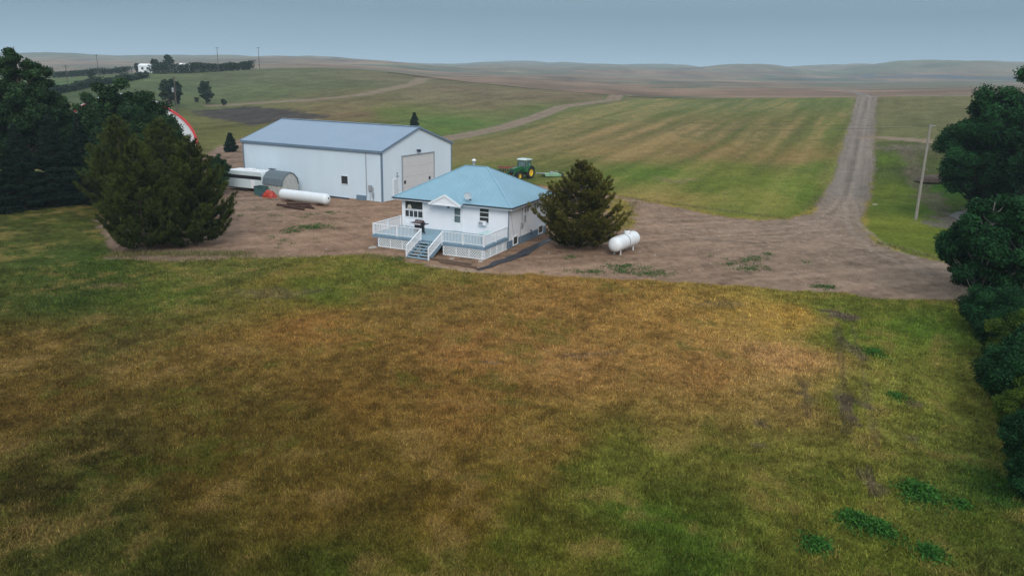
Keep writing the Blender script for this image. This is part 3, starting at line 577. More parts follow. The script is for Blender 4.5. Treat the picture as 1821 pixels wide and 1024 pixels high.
lattice((DX0+.6, DY+.02, 0), (SX0-.05, DY+.02, 0), .06, DZ-.30); lattice((SX1+.1, DY+.02, 0), (DX1-.02, DY+.02, 0), .06, DZ-.30); lattice((DX1-.02, DY+.05, 0), (DX1-.02, -.1, 0), .06, DZ-.30)
for xa, xb in ((DX0+.6, SX0-.05), (SX1+.1, DX1-.12)): MB().box(xa, xb, DY+.08, DY+.10, .08, DZ-.3).build('skirting_panel', mat('grey_green_panel', (.26, .33, .33), .7, .15), dk)
bs_ = MB().box(DX1-.10, DX1-.08, DY+.1, -.1, .1, DZ-.3).build('skirting_panel', mat('pale_green_panel', (.42, .52, .50), .7, .1), dk)
def railing(a, b, z0, z1=None, par=None, h=.92, posts=True):
    z1 = z0 if z1 is None else z1; a = Vector((*a, z0)); b = Vector((*b, z1)); L_ = (b-a).xy.length; m = MB(); up = Vector((0, 0, 1))
    m.bar(a+up*h, b+up*h, .09, .05); m.bar(a+up*.12, b+up*.12, .045, .05)
    n_ = max(2, int(L_/.135))
    for k_ in range(1, n_): p = a.lerp(b, k_/n_); m.box(p.x-.018, p.x+.018, p.y-.018, p.y+.018, p.z+.12, p.z+h)
    if posts:
        np_ = max(1, round(L_/2.4))
        for k_ in range(np_+1): p = a.lerp(b, k_/np_); m.box(p.x-.05, p.x+.05, p.y-.05, p.y+.05, p.z-.25 if k_ in (0, np_) else p.z, p.z+h+.03)
    return m.build('railing', M['white'], par or dk)
railing((DX0+.06, DY+.06), (SX0-.0, DY+.06), DZ); railing((SX1+.0, DY+.061), (DX1-.06, DY+.061), DZ); railing((DX0+.061, DY+.17), (DX0+.061, -.1), DZ); railing((DX1-.061, DY+.17), (DX1-.061, -.1), DZ)
st = MB()
SYB = -7.0; nst = 6
for sx in (SX0+.06, SX1-.06, (SX0+SX1)/2): st.prism([(DY-.05, DZ-.35), (DY-.05, DZ-.05), (SYB, .12), (SYB, -.1), (SYB+.45, -.1)], sx-.03, sx+.03, 'x')
sto = st.build('stairs', M['deckedge'], dk)
for k_ in range(nst):
    yk = DY-.04-(k_+.5)*(-SYB+DY)/nst; zk = DZ-(k_+1)*DZ/(nst+.6); MB().box(SX0+.02, SX1-.02, yk-.17, yk+.17, zk-.05, zk).build('tread', mat('tread_paint', (.24, .33, .38), .6, .12) if k_ == 0 else bpy.data.materials['tread_paint'], sto)
for sx in (SX0, SX1): railing((sx, SYB+.1), (sx, DY-.02), .16, DZ, sto, h=.86)
# grill, chair, table on the deck
def at_h(x, y, z=0):
    c, s = math.cos(-HYAW), math.sin(-HYAW); return (HX+x*c-y*s, HY+x*s+y*c, z)
g = empty('barbecue_grill', at_h(-7.55, -2.3, DZ), -HYAW+R(-8)); tag(g, 'black barbecue grill with a silver front panel standing on the deck', 'barbecue')
MB().box(-.38, .28, -.25, .25, .10, .72).build('cabinet', M['blk2'], g, bevel=.02); MB().box(-.42, .42, -.30, .28, .74, .96).build('firebox', M['blk2'], g, bevel=.03)
ld = MB(); pr = [(-.29+.57*k_/10, .965+.25*math.sin(math.pi*k_/10)) for k_ in range(11)]; ld.prism(pr, -.40, .40, 'x'); lid = ld.build('lid', mat('grill_lid', (.08, .05, .05), .35, .3), g, bevel=.01)
MB().bar((-.3, -.33, 1.06), (.3, -.33, 1.06), .03).build('handle', M['grey'], lid)
MB().box(-.36, .36, -.325, -.305, .80, .92).build('control_panel', mat('pinkish_steel', (.62, .55, .56), .35, .05, metal=.2), g)
MB().box(-.82, -.44, -.24, .22, .88, .93).build('side_shelf', M['blk2'], g); MB().box(.44, .86, -.24, .22, .88, .93).build('side_shelf', M['blk2'], g)
for lx, ly in ((.36, -.2), (.36, .2)): MB().box(lx-.025, lx+.025, ly-.025, ly+.025, .08, .74).build('leg', M['blk2'], g)
for ly in (-.2, .2): MB().lathe([(.08, -.025), (.08, .025)], (.36, ly, .08), 'y', 14).build('wheel', M['tyre'], g)
def chair(x, y, rz, lab, nm='patio_chair'):
    c = empty(nm, at_h(x, y, DZ), -HYAW+rz); tag(c, lab, 'chair')
    MB().box(-.25, .25, -.24, .24, .40, .44).build('seat', M['white'], c, bevel=.01)
    m = MB(); m.bar((-.22, .25, .44), (-.22, .36, .92), .03).bar((.22, .25, .44), (.22, .36, .92), .03)
    for t in (.52, .64, .76, .88): m.bar((-.22, .25+(t-.44)*.23, t), (.22, .25+(t-.44)*.23, t), .02, .05)
    m.build('backrest', M['white'], c)
    for sx in (-.25, .25):
        MB().bar((sx, -.24, .64), (sx, .28, .64), .04, .025).build('armrest', M['white'], c)
        for sy in (-.22, .24): MB().bar((sx, sy, 0), (sx, sy, .64 if sy < 0 else .44), .03).build('leg', M['white'], c)
    return c
chair(-9.6, -1.0, R(180+20), 'white metal patio chair below the large front window, left of the grill')
tb = empty('patio_table', at_h(-.95, -2.2, DZ), -HYAW); tag(tb, 'pale patio table at the right end of the deck behind the railing', 'table')
MB().box(-.5, .5, -.85, .85, .68, .71).build('table_top', mat('pale_teal_top', (.50, .66, .66), .3, .05), tb, bevel=.01)
for lx in (-.44, .44):
    for ly in (-.78, .78): MB().bar((lx, ly, 0), (lx, ly, .68), .035).build('leg', M['white'], tb)
# ------------------------------------------------------------------ steel machine shed
BX, BY, BYAW = -15.434, 91.469, .4904; BWd, BDp, BE, BR = 22.25, 14.93, 5.895, 8.235
sh = empty('machine_shed', (BX, BY, 0), -BYAW); tag(sh, 'large white steel shed with a blue-grey gable roof and an overhead door', 'building')
def at_b(x, y, z=0):
    c, s = math.cos(-BYAW), math.sin(-BYAW); return (BX+x*c-y*s, BY+x*s+y*c, z)
MB().box(-BWd, -.10, 0, .10, -.4, BE).build('wall', M['shedwall'], sh); MB().box(-BWd, -.10, BDp-.1, BDp, -.4, BE).build('wall', M['shedwall'], sh)
MB().prism([(0, -.4), (BDp, -.4), (BDp, BE), (BDp/2, BR-.02), (0, BE)], -.1, 0, 'x').build('gable_wall', M['shedwall2'], sh); MB().prism([(.11, -.4), (BDp-.11, -.4), (BDp-.11, BE), (BDp/2, BR-.06), (.11, BE)], -BWd, -BWd+.1, 'x').build('gable_wall', M['shedwall2'], sh)
ro = MB(); o_ = .18; sl_ = (BR-BE)/(BDp/2)
for s_ in (0, 1):
    ya, yb_ = (-o_, BDp/2) if s_ == 0 else (BDp+o_, BDp/2); za = BE-o_*sl_
    ro.add([(-BWd-o_, ya, za+.02), (o_, ya, za+.02), (o_, yb_, BR+.02), (-BWd-o_, yb_, BR+.02), (-BWd-o_, ya, za+.10), (o_, ya, za+.10), (o_, yb_, BR+.10), (-BWd-o_, yb_, BR+.10)], [(3,2,1,0),(4,5,6,7),(0,1,5,4),(1,2,6,5),(3,0,4,7)])
sro = ro.build('roof', M['shedroof'], sh)
MB().bar((-BWd-o_, BDp/2, BR+.13), (o_, BDp/2, BR+.13), .4, .05).build('ridge_cap', M['shedroof'], sro)
tr = MB(); tr.box(-BWd-o_-.02, o_+.04, -o_-.08, -o_-.003, BE-.24, BE+.04); tr.bar((o_+.03, -o_, BE-o_*sl_+.02), (o_+.03, BDp/2, BR+.02), .05, .22); tr.bar((o_+.031, BDp+o_, BE-o_*sl_+.02), (o_+.031, BDp/2, BR+.02), .05, .22)
tr.bar((-BWd-o_-.03, -o_, BE-o_*sl_+.02), (-BWd-o_-.03, BDp/2, BR+.02), .05, .22); tr.build('roof_trim', M['steelblue'], sro)
for m_ in (MB().box(-.16, .03, -.03, -.002, -.3, BE-.2).box(.003, .03, -.002, .15, -.3, BE-.2), MB().box(.003, .03, BDp-.15, BDp+.03, -.3, BE-.1), MB().box(-BWd-.03, -BWd+.16, -.03, -.002, -.3, BE-.2)): m_.build('corner_trim', M['steelblue'], sh)
bt = MB(); bt.box(-BWd+.17, -.17, -.02, -.003, -.2, .12); bt.build('base_trim', M['shedwall'], sh)
od = MB().box(.004, .03, 4.0, 10.7, .02, 4.95).build('overhead_door', M['odoor'], sh)
MB().box(.004, .09, 3.86, 4.0, .02, 5.02).box(.004, .09, 10.7, 10.84, .02, 5.02).box(.004, .10, 3.86, 10.84, 4.95, 5.1).build('door_frame', M['grey'], od)
for ky in (4.45, 9.75): MB().box(.031, .06, ky-.2, ky+.2, 1.65, 2.05).build('door_window', M['dark'], od)
MB().box(.031, .034, 4.0, 10.7, 1.23, 1.25).box(.031, .034, 4.0, 10.7, 2.45, 2.47).box(.031, .034, 4.0, 10.7, 3.68, 3.70).build('panel_joint', M['grey'], od)
wd = MB().box(.004, .04, 2.15, 3.15, .05, 2.35).build('walk_door', mat('walk_door_paint', (.56, .63, .69), .5, .03), sh)
MB().box(.004, .07, 2.07, 2.15, .02, 2.43).box(.004, .07, 3.15, 3.23, .02, 2.43).box(.004, .07, 2.15, 3.15, 2.35, 2.43).build('door_frame', M['white'], wd)
MB().lathe([(.03, 0), (.05, .03), (.01, .07)], (.04, 2.98, 1.1), 'x', 10).build('handle', M['dark'], wd)
MB().box(.005, .3, 7.0, 7.5, 5.45, 5.6).box(.1, .4, 7.1, 7.4, 5.3, 5.5).build('yard_light', M['dark'], sh)
MB().box(.005, .16, 2.75, 2.98, 2.65, 2.85).build('door_light', M['grey'], sh); MB().box(.005, .1, 2.8, 2.95, 3.0, 3.2).build('junction_box', M['grey'], sh)
window(sh, -6.1, -5.1, 1.68, 2.62, 0, 'y', fw=.05, glass='glass')
MB().box(-3.62, -2.35, -.35, -.03, -.1, .55).build('vent_box', M['steelblue'], sh)
ep = MB().box(-1.9, -1.45, -.22, -.02, 1.15, 1.85).build('electric_panel', M['grey'], sh, bevel=.02)
MB().tube([(-1.75, -.1, 1.15), (-1.75, -.1, 0)], .03, 8).tube([(-1.3, -.08, 1.6), (-1.3, -.08, 0)], .05, 8).box(-1.42, -1.2, -.2, -.02, .45, 1.0).build('conduit', M['grey'], ep)
MB().tube([(-2.28, -.06, BE-.25), (-2.28, -.06, .5)], .045, 8).build('downspout', M['grey'], sh)
# ------------------------------------------------------------------ travel trailer, small shed, red heap, bin, tank, beams
tl = empty('travel_trailer', at_b(-18.6, -2.3, 0), -BYAW+R(4)); tag(tl, 'white travel trailer with a black window band beside the steel shed', 'trailer')
prf = [(-3.15, .45), (2.75, .45), (2.95, .9), (2.85, 2.2), (2.6, 2.52), (-2.9, 2.52), (-3.15, 2.2)]
bd = MB().prism(prf, -1.2, 1.2, 'y').build('body', mat('trailer_white', (.58, .68, .72), .45, .05, 1, ribs=(0, .4, .15)), tl, bevel=.05)
MB().box(-3.05, 2.60, -1.215, -1.203, 1.62, 2.05).box(-3.165, -3.153, -1.0, 1.0, 1.62, 2.05).build('window_band', M['black'], tl)
MB().box(-2.9, 2.5, -1.19, 1.19, 2.53, 2.56).build('roof_panel', M['white'], tl); MB().box(-.8, .4, -.35, .45, 2.565, 2.76).build('roof_air_conditioner', M['white'], tl, bevel=.05)
MB().box(1.2, 1.6, -.2, .2, 2.565, 2.66).build('roof_vent', M['white'], tl)
MB().box(.9, 1.55, -1.225, -1.205, .55, 1.58).build('door', M['white'], tl)
MB().box(-3.1, 2.7, -1.212, -1.203, .42, .52).build('trim_strip', M['rust'], tl)
for wx in (-.9, -.1): MB().lathe([(.34, -.1), (.36, 0), (.34, .1)], (wx, -1.05, .34), 'y', 18).build('wheel', M['tyre'], tl); MB().lathe([(.34, -.1), (.36, 0), (.34, .1)], (wx, 1.05, .34), 'y', 18).build('wheel', M['tyre'], tl)
MB().bar((2.6, -.5, .5), (3.7, 0, .5), .08).bar((2.6, .5, .5), (3.7, 0, .5), .08).tube([(3.5, 0, .5), (3.5, 0, .02)], .04).build('hitch', M['dark'], tl)
s2 = empty('garden_shed', at_b(-13.75, -2.3, 0), -BYAW+R(-3)); tag(s2, 'small weathered shed with a rounded grey shingle roof beside the trailer', 'shed')
sp_ = [(-1.28, 0), (1.28, 0), (1.28, 1.32), (1.12, 1.95), (.62, 2.5), (0, 2.74), (-.62, 2.5), (-1.12, 1.95), (-1.28, 1.32)]
MB().prism([(u, v) for u, v in sp_], -1.6, 1.6, 'x').build('wall', M['oldwood'], s2)
rm = MB(); rp_ = [(1.40, 1.25), (1.22, 2.0), (.68, 2.6), (0, 2.86), (-.68, 2.6), (-1.22, 2.0), (-1.40, 1.25)]
ri = [(1.30, 1.25), (1.13, 1.96), (.63, 2.51), (0, 2.76), (-.63, 2.51), (-1.13, 1.96), (-1.30, 1.25)]
n_ = len(rp_); vs = [(x_, u, v) for x_ in (-1.72, 1.72) for u, v in rp_+ri]; fs = []
for k_ in range(n_-1): fs += [(k_, k_+1, 2*n_+k_+1, 2*n_+k_), (n_+k_, 3*n_+k_, 3*n_+k_+1, n_+k_+1), (k_, n_+k_, n_+k_+1, k_+1), (2*n_+k_, 2*n_+k_+1, 3*n_+k_+1, 3*n_+k_)]
fs += [(0, 2*n_, 3*n_, n_), (n_-1, 2*n_-1, 4*n_-1, 3*n_-1)]
rm.add(vs, fs); rm.build('roof', M['shingle'], s2)
MB().box(1.605, 1.63, -.45, .45, .1, 1.85).build('door', M['oldwood'], s2)
MB().box(-1.9, -.9, -.1, .3, 2.90, 2.98).build('board_on_roof', M['dark'], s2)
def lump(name, sx, sy, sz, matx, loc, rz, seed, n=24, jag=.25):
    a = np.linspace(0, 2*math.pi, n, endpoint=False); V_ = [(0, 0, sz*1.0)]; F_ = []
    rngs = np.random.default_rng(seed)
    rings = 7
    for k_ in range(1, rings+1):
        t = k_/rings
        for q_, th_ in enumerate(a):
            rr2 = t*(1+jag*(fbm(np.array([math.cos(th_)*1.5+seed]), np.array([math.sin(th_)*1.5+t*2]), seed, 3)[0]-.5)*2)
            V_.append((sx*rr2*math.cos(th_), sy*rr2*math.sin(th_), (sz*max(0, 1-t**2.2)**.7*(1+jag*1.6*(fbm(np.array([math.cos(th_)*2.2*t+seed]), np.array([math.sin(th_)*2.2*t]), seed+5, 3)[0]-.5)) if t < 1 else -.05)))
    for q_ in range(n): F_.append((0, 1+q_, 1+(q_+1) % n))
    for k_ in range(rings-1):
        for q_ in range(n): a0 = 1+k_*n+q_; b0 = 1+k_*n+(q_+1) % n; F_.append((a0, a0+n, b0+n, b0))
    m = MB(); m.add(V_, F_); o = m.build(name, matx, None, smooth=True); o.location = loc; o.rotation_euler = (0, 0, rz); return o
o = lump('tarp_heap', .95, .7, .85, M['red'], at_b(-12.95, -4.9, 0), -BYAW, 4, jag=.45); tag(o, 'lumpy red heap on the ground left of the long white tank', 'heap')
bn = empty('storage_bin', at_b(-15.0, -4.35, 0), -BYAW); tag(bn, 'dark teal open bin between the trailer and the red heap', 'bin')
mb = MB(); mb.box(-.7, .7, -.45, -.4, .02, 1.1).box(-.7, .7, .4, .45, .02, 1.1).box(-.7, -.65, -.4, .4, .02, 1.1).box(.65, .7, -.4, .4, .02, 1.1).box(-.65, .65, -.4, .4, .02, .08)
mb.build('bin_body', mat('dark_teal', (.05, .12, .12), .6, .3), bn); MB().box(-.74, .74, -.49, -.46, 1.02, 1.12).box(-.74, .74, .46, .49, 1.02, 1.12).build('rim', M['dark'], bn)
o = lump('dark_heap', .5, .4, .55, M['dark'], at_b(-14.0, -5.0, 0), 0, 9, jag=.5); tag(o, 'small dark heap touching the left side of the red heap', 'heap')
def tank(name, loc, rz, L_, r_, z, lab, matn, dome=True, legs=True, strap=None):
    e = empty(name, loc, rz); tag(e, lab, 'propane tank'); pr = []
    for k_ in range(0, 9): a_ = math.pi/2*k_/8; pr.append((r_*math.sin(a_)+1e-4, -L_/2-r_*.72*math.cos(a_)+0))
    pr += [(r_, -L_/4), (r_, L_/4)]
    for k_ in range(8, -1, -1): a_ = math.pi/2*k_/8; pr.append((r_*math.sin(a_)+1e-4, L_/2+r_*.72*math.cos(a_)))
    MB().lathe(pr, (0, 0, z), 'x', 28).build('tank_shell', M[matn], e, smooth=True)
    if dome: 
        d_ = MB().lathe([(.30, -.06), (.30, .16), (.22, .25), (.02, .27)], (dome, 0, z+r_-.02), 'z', 16).build('valve_dome', M[matn], e, smooth=True)
        MB().box(dome-.1, dome+.12, -.06, .06, z+r_+.22, z+r_+.30).build('dome_hinge', M['dark'], d_)
    for sx in (-L_*.36, L_*.36):
        for sy in (-.3, .3):
            if legs: MB().box(sx-.05, sx+.05, sy-.04, sy+.04, 0, z-r_*.8).build('leg', M[matn], e)
    if not legs:
        for sx in (-L_*.36, L_*.36): MB().box(sx-.12, sx+.12, -.5, .5, 0, z-r_+.08).build('support_block', M['rust'], e)
    for s_ in (strap or []): MB().lathe([(r_+.004, -.03), (r_+.012, -.03), (r_+.012, .03), (r_+.004, .03)], (s_, 0, z), 'x', 28).build('strap', M['dark'], e)
    return e
tk = tank('propane_tank', at_b(-6.6, -5.95, 0), -BYAW, 6.4, .61, .80, 'long white propane tank lying beside the steel shed', 'tank2', dome=False, legs=False)
MB().lathe([(.10, 0), (.10, .05), (.02, .06)], (3.6, .0, .92), 'x', 12).build('end_valve', M['dark'], tk)
pa, pb = np.array([8.4, 65.2]), np.array([11.1, 69.3]); pc = (pa+pb)/2; ang = math.atan2(pb[1]-pa[1], pb[0]-pa[0])
tank('propane_tank', (pc[0], pc[1], 0), ang, 3.5, .65, .98, 'white propane tank on short legs standing right of the big pine', 'tank', dome=.42, strap=[-.12])
for k_, (x_, y_, l_, a_, z_, lb) in enumerate([(-5.9, -7.6, 3.6, 2, .12, 'rusty steel beam nearest the long white tank'), (-4.6, -8.15, 3.0, -3, .12, 'short rusty beam in the middle of the beam pile'), (-6.1, -8.7, 3.9, 5, .12, 'longest rusty beam, lying across the pile beside the tank'), (-5.0, -9.4, 3.4, -4, .12, 'rusty beam farthest in front of the long white tank'), (-5.4, -8.05, 2.4, 30, .33, 'dark rusty beam lying on top of the other beams')]):
    m = MB().box(-l_/2, l_/2, -.11, .11, -.11, -.08).box(-l_/2, l_/2, -.11, .11, .08, .11).box(-l_/2, l_/2, -.015, .015, -.08, .08)
    o = m.build('rusty_beam', M['rust']); o.location = at_b(x_, y_, z_); o.rotation_euler = (0, 0, -BYAW+R(a_)); tag(o, lb, 'beam', 'rusty beams beside the white tank')
o = MB().box(-1.6, 1.6, -.25, .25, 0, .35).build('dark_timber', M['dark'], bevel=.03); o.location = at_b(-10.2, -.9, 0); o.rotation_euler = (0, 0, -BYAW); tag(o, 'dark timber lying at the foot of the steel shed behind the tank', 'timber')
o = MB().box(-2.4, 2.4, -.08, .08, 0, .16).build('pipe_length', M['dark']); o.location = at_b(-6.8, -.7, 0); o.rotation_euler = (0, 0, -BYAW-R(2)); tag(o, 'long dark pipe on the ground along the steel shed wall', 'pipe')
# black drain sheet, path edging, slab
bp = MB(); rg = random.Random(3); L0 = [(1.0, -8.0), (1.15, -6.5), (.95, -5.2), (1.25, -3.9), (1.2, -2.6), (1.35, -1.2), (1.15, .4), (1.3, 2.0), (1.3, 3.6), (1.4, 5.6), (1.6, 7.5)]; Wd = [.15, .55, .75, .8, .95, 1.15, 1.0, .85, .7, .55, .4]
vs = []; fs = []
for k_, ((x_, y_), w_) in enumerate(zip(L0, Wd)):
    for q_ in range(6): vs.append((x_+w_*q_/5+rg.uniform(-.05, .05), y_+rg.uniform(-.1, .1), .045+.07*rg.random() if 0 < q_ < 5 else .012))
    if k_:
        for q_ in range(5): a0 = (k_-1)*6+q_; fs.append((a0, a0+1, a0+7, a0+6))
bp.add(vs, fs); o = bp.build('plastic_sheet', M['black'], smooth=False); o.location = (HX, HY, .04); o.rotation_euler = (0, 0, -HYAW); tag(o, 'crumpled black plastic sheet along the right side of the bungalow', 'plastic sheet')
for (x_, y_, l_, a_, lb) in [(-2.2, -6.6, 4.2, -3, 'brown board lying in the dirt in front of the deck lattice'), (-1.0, -7.3, 3.6, -6, 'brown edging board between the lawn and the deck')]:
    o = MB().box(-l_/2, l_/2, -.06, .06, 0, .12).build('board', M['board']); o.location = at_h(x_, y_, .04); o.rotation_euler = (0, 0, -HYAW+R(a_)); tag(o, lb, 'board')
def stone(x, y, s, lab, cat='stone'):
    o = lump('flat_stone', s, s*.6, s*.25, M['stone'], (x, y, float(hgt(x, y))), x*3, int(abs(x*31))+3, 9, .3); tag(o, lab, cat); return o
p = at_h(-10.6, -5.1); stone(p[0], p[1], .55, 'pale flat stone at the left front corner of the deck'); p = at_h(-.1, -5.0); stone(p[0], p[1], .35, 'pale flat stone under the right front corner of the deck'); p = at_h(-2.6, -5.4); stone(p[0], p[1], .3, 'pale flat stone in front of the middle of the right lattice')
# ------------------------------------------------------------------ tractor and mower
def tractor():
    p = G(924, 318.5); rz = math.atan2(-.80, -.60)
    t = empty('tractor', (p[0]+.75, p[1]+1.2, p[2]), rz); tag(t, 'green farm tractor with yellow wheels parked on the field behind the bungalow', 'tractor')
    # +x forward, wheelbase 2.6, rear axle at 0
    def wheel(x, y, r, w, nm):
        ty = MB(); pr = [(r*.58, -w/2), (r*.93, -w/2), (r, -w*.32), (r, w*.32), (r*.93, w/2), (r*.58, w/2)]; ty.lathe(pr, (x, y, r), 'y', 28, cap=False)
        for k_ in range(20):
            a_ = 2*math.pi*k_/20; c_, s_ = math.cos(a_), math.sin(a_); ty.bar((x+c_*r, y-w*.42, r+s_*r), (x+c_*r*1.0+.06*-s_, y+w*.05, r+s_*r+.06*c_), .05, .06); a_ += math.pi/20; c_, s_ = math.cos(a_), math.sin(a_); ty.bar((x+c_*r, y+w*.42, r+s_*r), (x+c_*r+.06*-s_, y-w*.05, r+s_*r+.06*c_), .05, .06)
        wo = MB().tube([(x, y-.1, r), (x, y+.1, r)], r*.15, 10).build(nm, M['green'], t); ty.build('tyre', M['tyre'], wo, smooth=True)
        sg = 1 if y > 0 else -1
        MB().lathe([(r*.60, -w*.40), (r*.60, w*.40), (r*.5, w*.41), (r*.42, w*.2), (r*.15, w*.22), (.02, w*.25)] if sg > 0 else [(.02, -w*.25), (r*.15, -w*.22), (r*.42, -w*.2), (r*.5, -w*.41), (r*.60, -w*.40), (r*.60, w*.40)], (x, y, r), 'y', 24).build('rim', M['yellow'], wo, smooth=True)
    for y in (-.92, .92): wheel(0, y, .88, .50, 'wheel')
    for y in (-.88, .88): wheel(2.55, y, .58, .36, 'wheel')
    MB().box(-.45, 2.7, -.28, .28, .6, 1.05).tube([(0, -.9, .88), (0, .9, .88)], .14).tube([(2.55, -.8, .58), (2.55, .8, .58)], .09).build('chassis', M['dark'], t)
    MB().prism([(.9, 1.05), (3.05, 1.0), (3.12, 1.1), (3.08, 1.55), (2.9, 1.66), (.9, 1.80)], -.36, .36, 'y').build('hood', M['green'], t, bevel=.05)
    MB().box(3.10, 3.16, -.28, .28, 1.05, 1.5).build('grille', M['dark'], t)
    MB().box(-.55, .9, -.72, .72, 1.02, 1.5).build('cab_base', M['green'], t, bevel=.04)
    fen = MB()
    for y in (-.93, .93):
        for k_ in range(8):
            a0, a1 = math.pi*(.05+.85*k_/8), math.pi*(.05+.85*(k_+1)/8); fen.bar((math.cos(a0)*.98, y, .88+math.sin(a0)*.98), (math.cos(a1)*.98, y, .88+math.sin(a1)*.98), .5, .04, up=(math.cos((a0+a1)/2), 0, math.sin((a0+a1)/2)))
    fen.build('fender', M['green'], t)
    g_ = MB().prism([(-.50, 1.5), (.85, 1.5), (.80, 2.58), (-.45, 2.58)], -.66, .66, 'y').build('cab_glass', M['glass2'], t)
    fr = MB()
    for x_, x2 in ((-.52, -.47), (.2, .2), (.87, .82)):
        for y in (-.69, .69): fr.bar((x_, y, 1.45), (x2, y, 2.62), .07)
    fr.build('cab_frame', M['green'], t)
    MB().prism([(-.65, 2.60), (.95, 2.60), (.98, 2.70), (.80, 2.82), (-.5, 2.82), (-.66, 2.72)], -.80, .80, 'y').build('cab_roof', mat('pale_cab_roof', (.50, .62, .62), .4, .1), t, bevel=.04)
    MB().tube([(2.0, .25, 1.7), (2.0, .25, 2.4)], .045).build('exhaust', M['dark'], t)
    l_ = MB()
    for y in (-.55, .55): l_.bar((1.0, y, 1.55), (2.9, y, 1.25), .1, .15).bar((2.9, y, 1.25), (3.9, y, .45), .1, .15).bar((1.1, y, .9), (1.1, y, 1.6), .12)
    l_.build('loader_arms', M['green'], t)
    MB().prism([(3.9, .15), (4.6, .12), (4.65, .2), (4.1, .3), (4.0, .75), (3.9, .8)], -1.0, 1.0, 'y').build('bucket', M['rust'], t)
tractor()
p = G(977, 314); mw = empty('rotary_mower', (p[0], p[1], p[2]), math.atan2(-.25, -.97)); tag(mw, 'pale green rotary mower hitched behind the green tractor', 'mower')
MB().box(-1.5, .9, -.95, .95, .32, .44).box(-1.5, .9, -.97, -.955, .12, .44).box(-1.5, .9, .955, .97, .12, .44).build('mower_deck', M['lgreen'], mw)
MB().bar((.8, 0, .5), (2.1, .1, .55), .12, .14).bar((.8, -.6, .45), (2.0, 0, .6), .07).bar((.8, .6, .45), (2.0, 0, .6), .07).build('drawbar', M['grey'], mw)
MB().box(-.5, -.05, -.22, .22, .45, .72).bar((-.2, 0, .6), (-1.3, 0, .8), .06).build('gearbox', M['grey'], mw)
for y in (-.6, .6): MB().lathe([(.25, -.08), (.27, 0), (.25, .08)], (-1.75, y, .27), 'y', 16).build('wheel', M['tyre'], mw); MB().bar((-1.45, y+.1, .42), (-1.75, y+.1, .27), .05).build('wheel_arm', M['lgreen'], mw)
p = G(902, 306); m2 = empty('disc_harrow', (p[0], p[1], p[2]), R(15)); tag(m2, 'dark and rusty red implement half hidden by the bungalow roof beside the tractor', 'farm implement')
MB().bar((-1.6, 0, .8), (1.6, 0, .8), .14).bar((-1.4, -.7, .7), (1.4, -.7, .7), .12).bar((-1.2, -.7, .75), (-1.2, .6, .75), .1).bar((1.2, -.7, .75), (1.2, .6, .75), .1).bar((0, -.7, .8), (0, 1.6, .6), .12).build('frame', mat('faded_red', (.22, .06, .045), .7, .3), m2)
for k_ in range(9): MB().lathe([(.02, -.05), (.3, 0), (.3, .01), (.02, -.03)], (-1.4+k_*.35, -.35, .32), 'x', 16).build('disc', M['dark'], m2)
MB().tube([(-1.5, -.35, .32), (1.5, -.35, .32)], .04).bar((-1., -.35, .32), (-1., -.35, .8), .05).bar((1., -.35, .32), (1., -.35, .8), .05).build('axle', M['dark'], m2)
# ------------------------------------------------------------------ poles and wires
def upole(x, y, h, lab, mt='pole', arm=True, r=.14, xf=False, rz=0, cat='utility pole'):
    z = float(hgt(x, y)); e = empty('utility_pole', (x, y, z), rz); tag(e, lab, cat)
    MB().tube([(0, 0, -.4), (0, 0, h)], [r, r*.7], 10).build('post', M[mt], e, smooth=True)
    if arm:
        c = MB().box(-.9, .9, -.06, .06, h-.55, h-.43).build('crossarm', M[mt], e)
        for sx in (-.8, .8, .3): MB().lathe([(.03, 0), (.06, .05), (.05, .13), (.02, .16)], (sx, 0, h-.43), 'z', 8).build('insulator', M['grey'], c)
    if xf:
        MB().lathe([(.02, 0), (.24, .02), (.24, .85), (.1, .95)], (-.42, -.1, h-3.3), 'z', 14).build('transformer', M['grey'], e, smooth=True); MB().box(-.3, 0, -.06, .06, h-3.0, h-2.6).build('bracket', M['dark'], e)
    return e
upole(45.12, 87.07, 10.5, 'tall pale wooden pole standing in the right lawn beside the driveway', arm=False, r=.17)
o = MB().box(-.05, .55, -.04, .04, 10.3, 10.38).build('bracket', M['grey']); o.parent = bpy.data.objects['utility_pole']; o.rotation_euler = (0, 0, 0)
LP = G(318, 236); upole(LP[0], LP[1], 11.7, 'dark pole with a grey transformer rising behind the left trees', 'poled', arm=False, xf=True, r=.17)
fp = []
for (px, r_, zt, lb) in [(118, 315, 116, 'leftmost thin pole beside the far hedge'), (175, 470, 97, 'faint distant pole left of the far farmhouse'), (389, 425, 84, 'thin pole in front of the far hedge end on the hill'), (462, 435, 84, 'thin pole alone on the hill crest right of the hedge')]:
    d = ray(px, 130); x_, y_ = d[0]*r_, d[1]*r_; z_ = float(hgt(x_, y_)); h_ = zat(px, zt, r_)-z_; upole(x_, y_, max(h_, 6), lb, 'poled', arm=True, r=.16, rz=R(20)); fp.append((x_, y_, z_+max(h_, 6)))
def wire(a, b, sag, lab, r=.012):
    a = Vector(a); b = Vector(b); pts = [a.lerp(b, t/24)-Vector((0, 0, 4*sag*(t/24)*(1-t/24))) for t in range(25)]
    m = MB().tube(pts, r, 5); o = m.build('power_line', M['dark']); tag(o, lab, 'wire'); return o
wire((45.1, 87.0, 10.4), (LP[0], LP[1], LP[2]+11.4), 2.6, 'upper thin wire sagging from the right pole across the striped field')
wire((45.9, 87.0, 10.3), (LP[0]-.2, LP[1], LP[2]+9.6), 3.4, 'lower thin wire sagging from the right pole across the striped field')
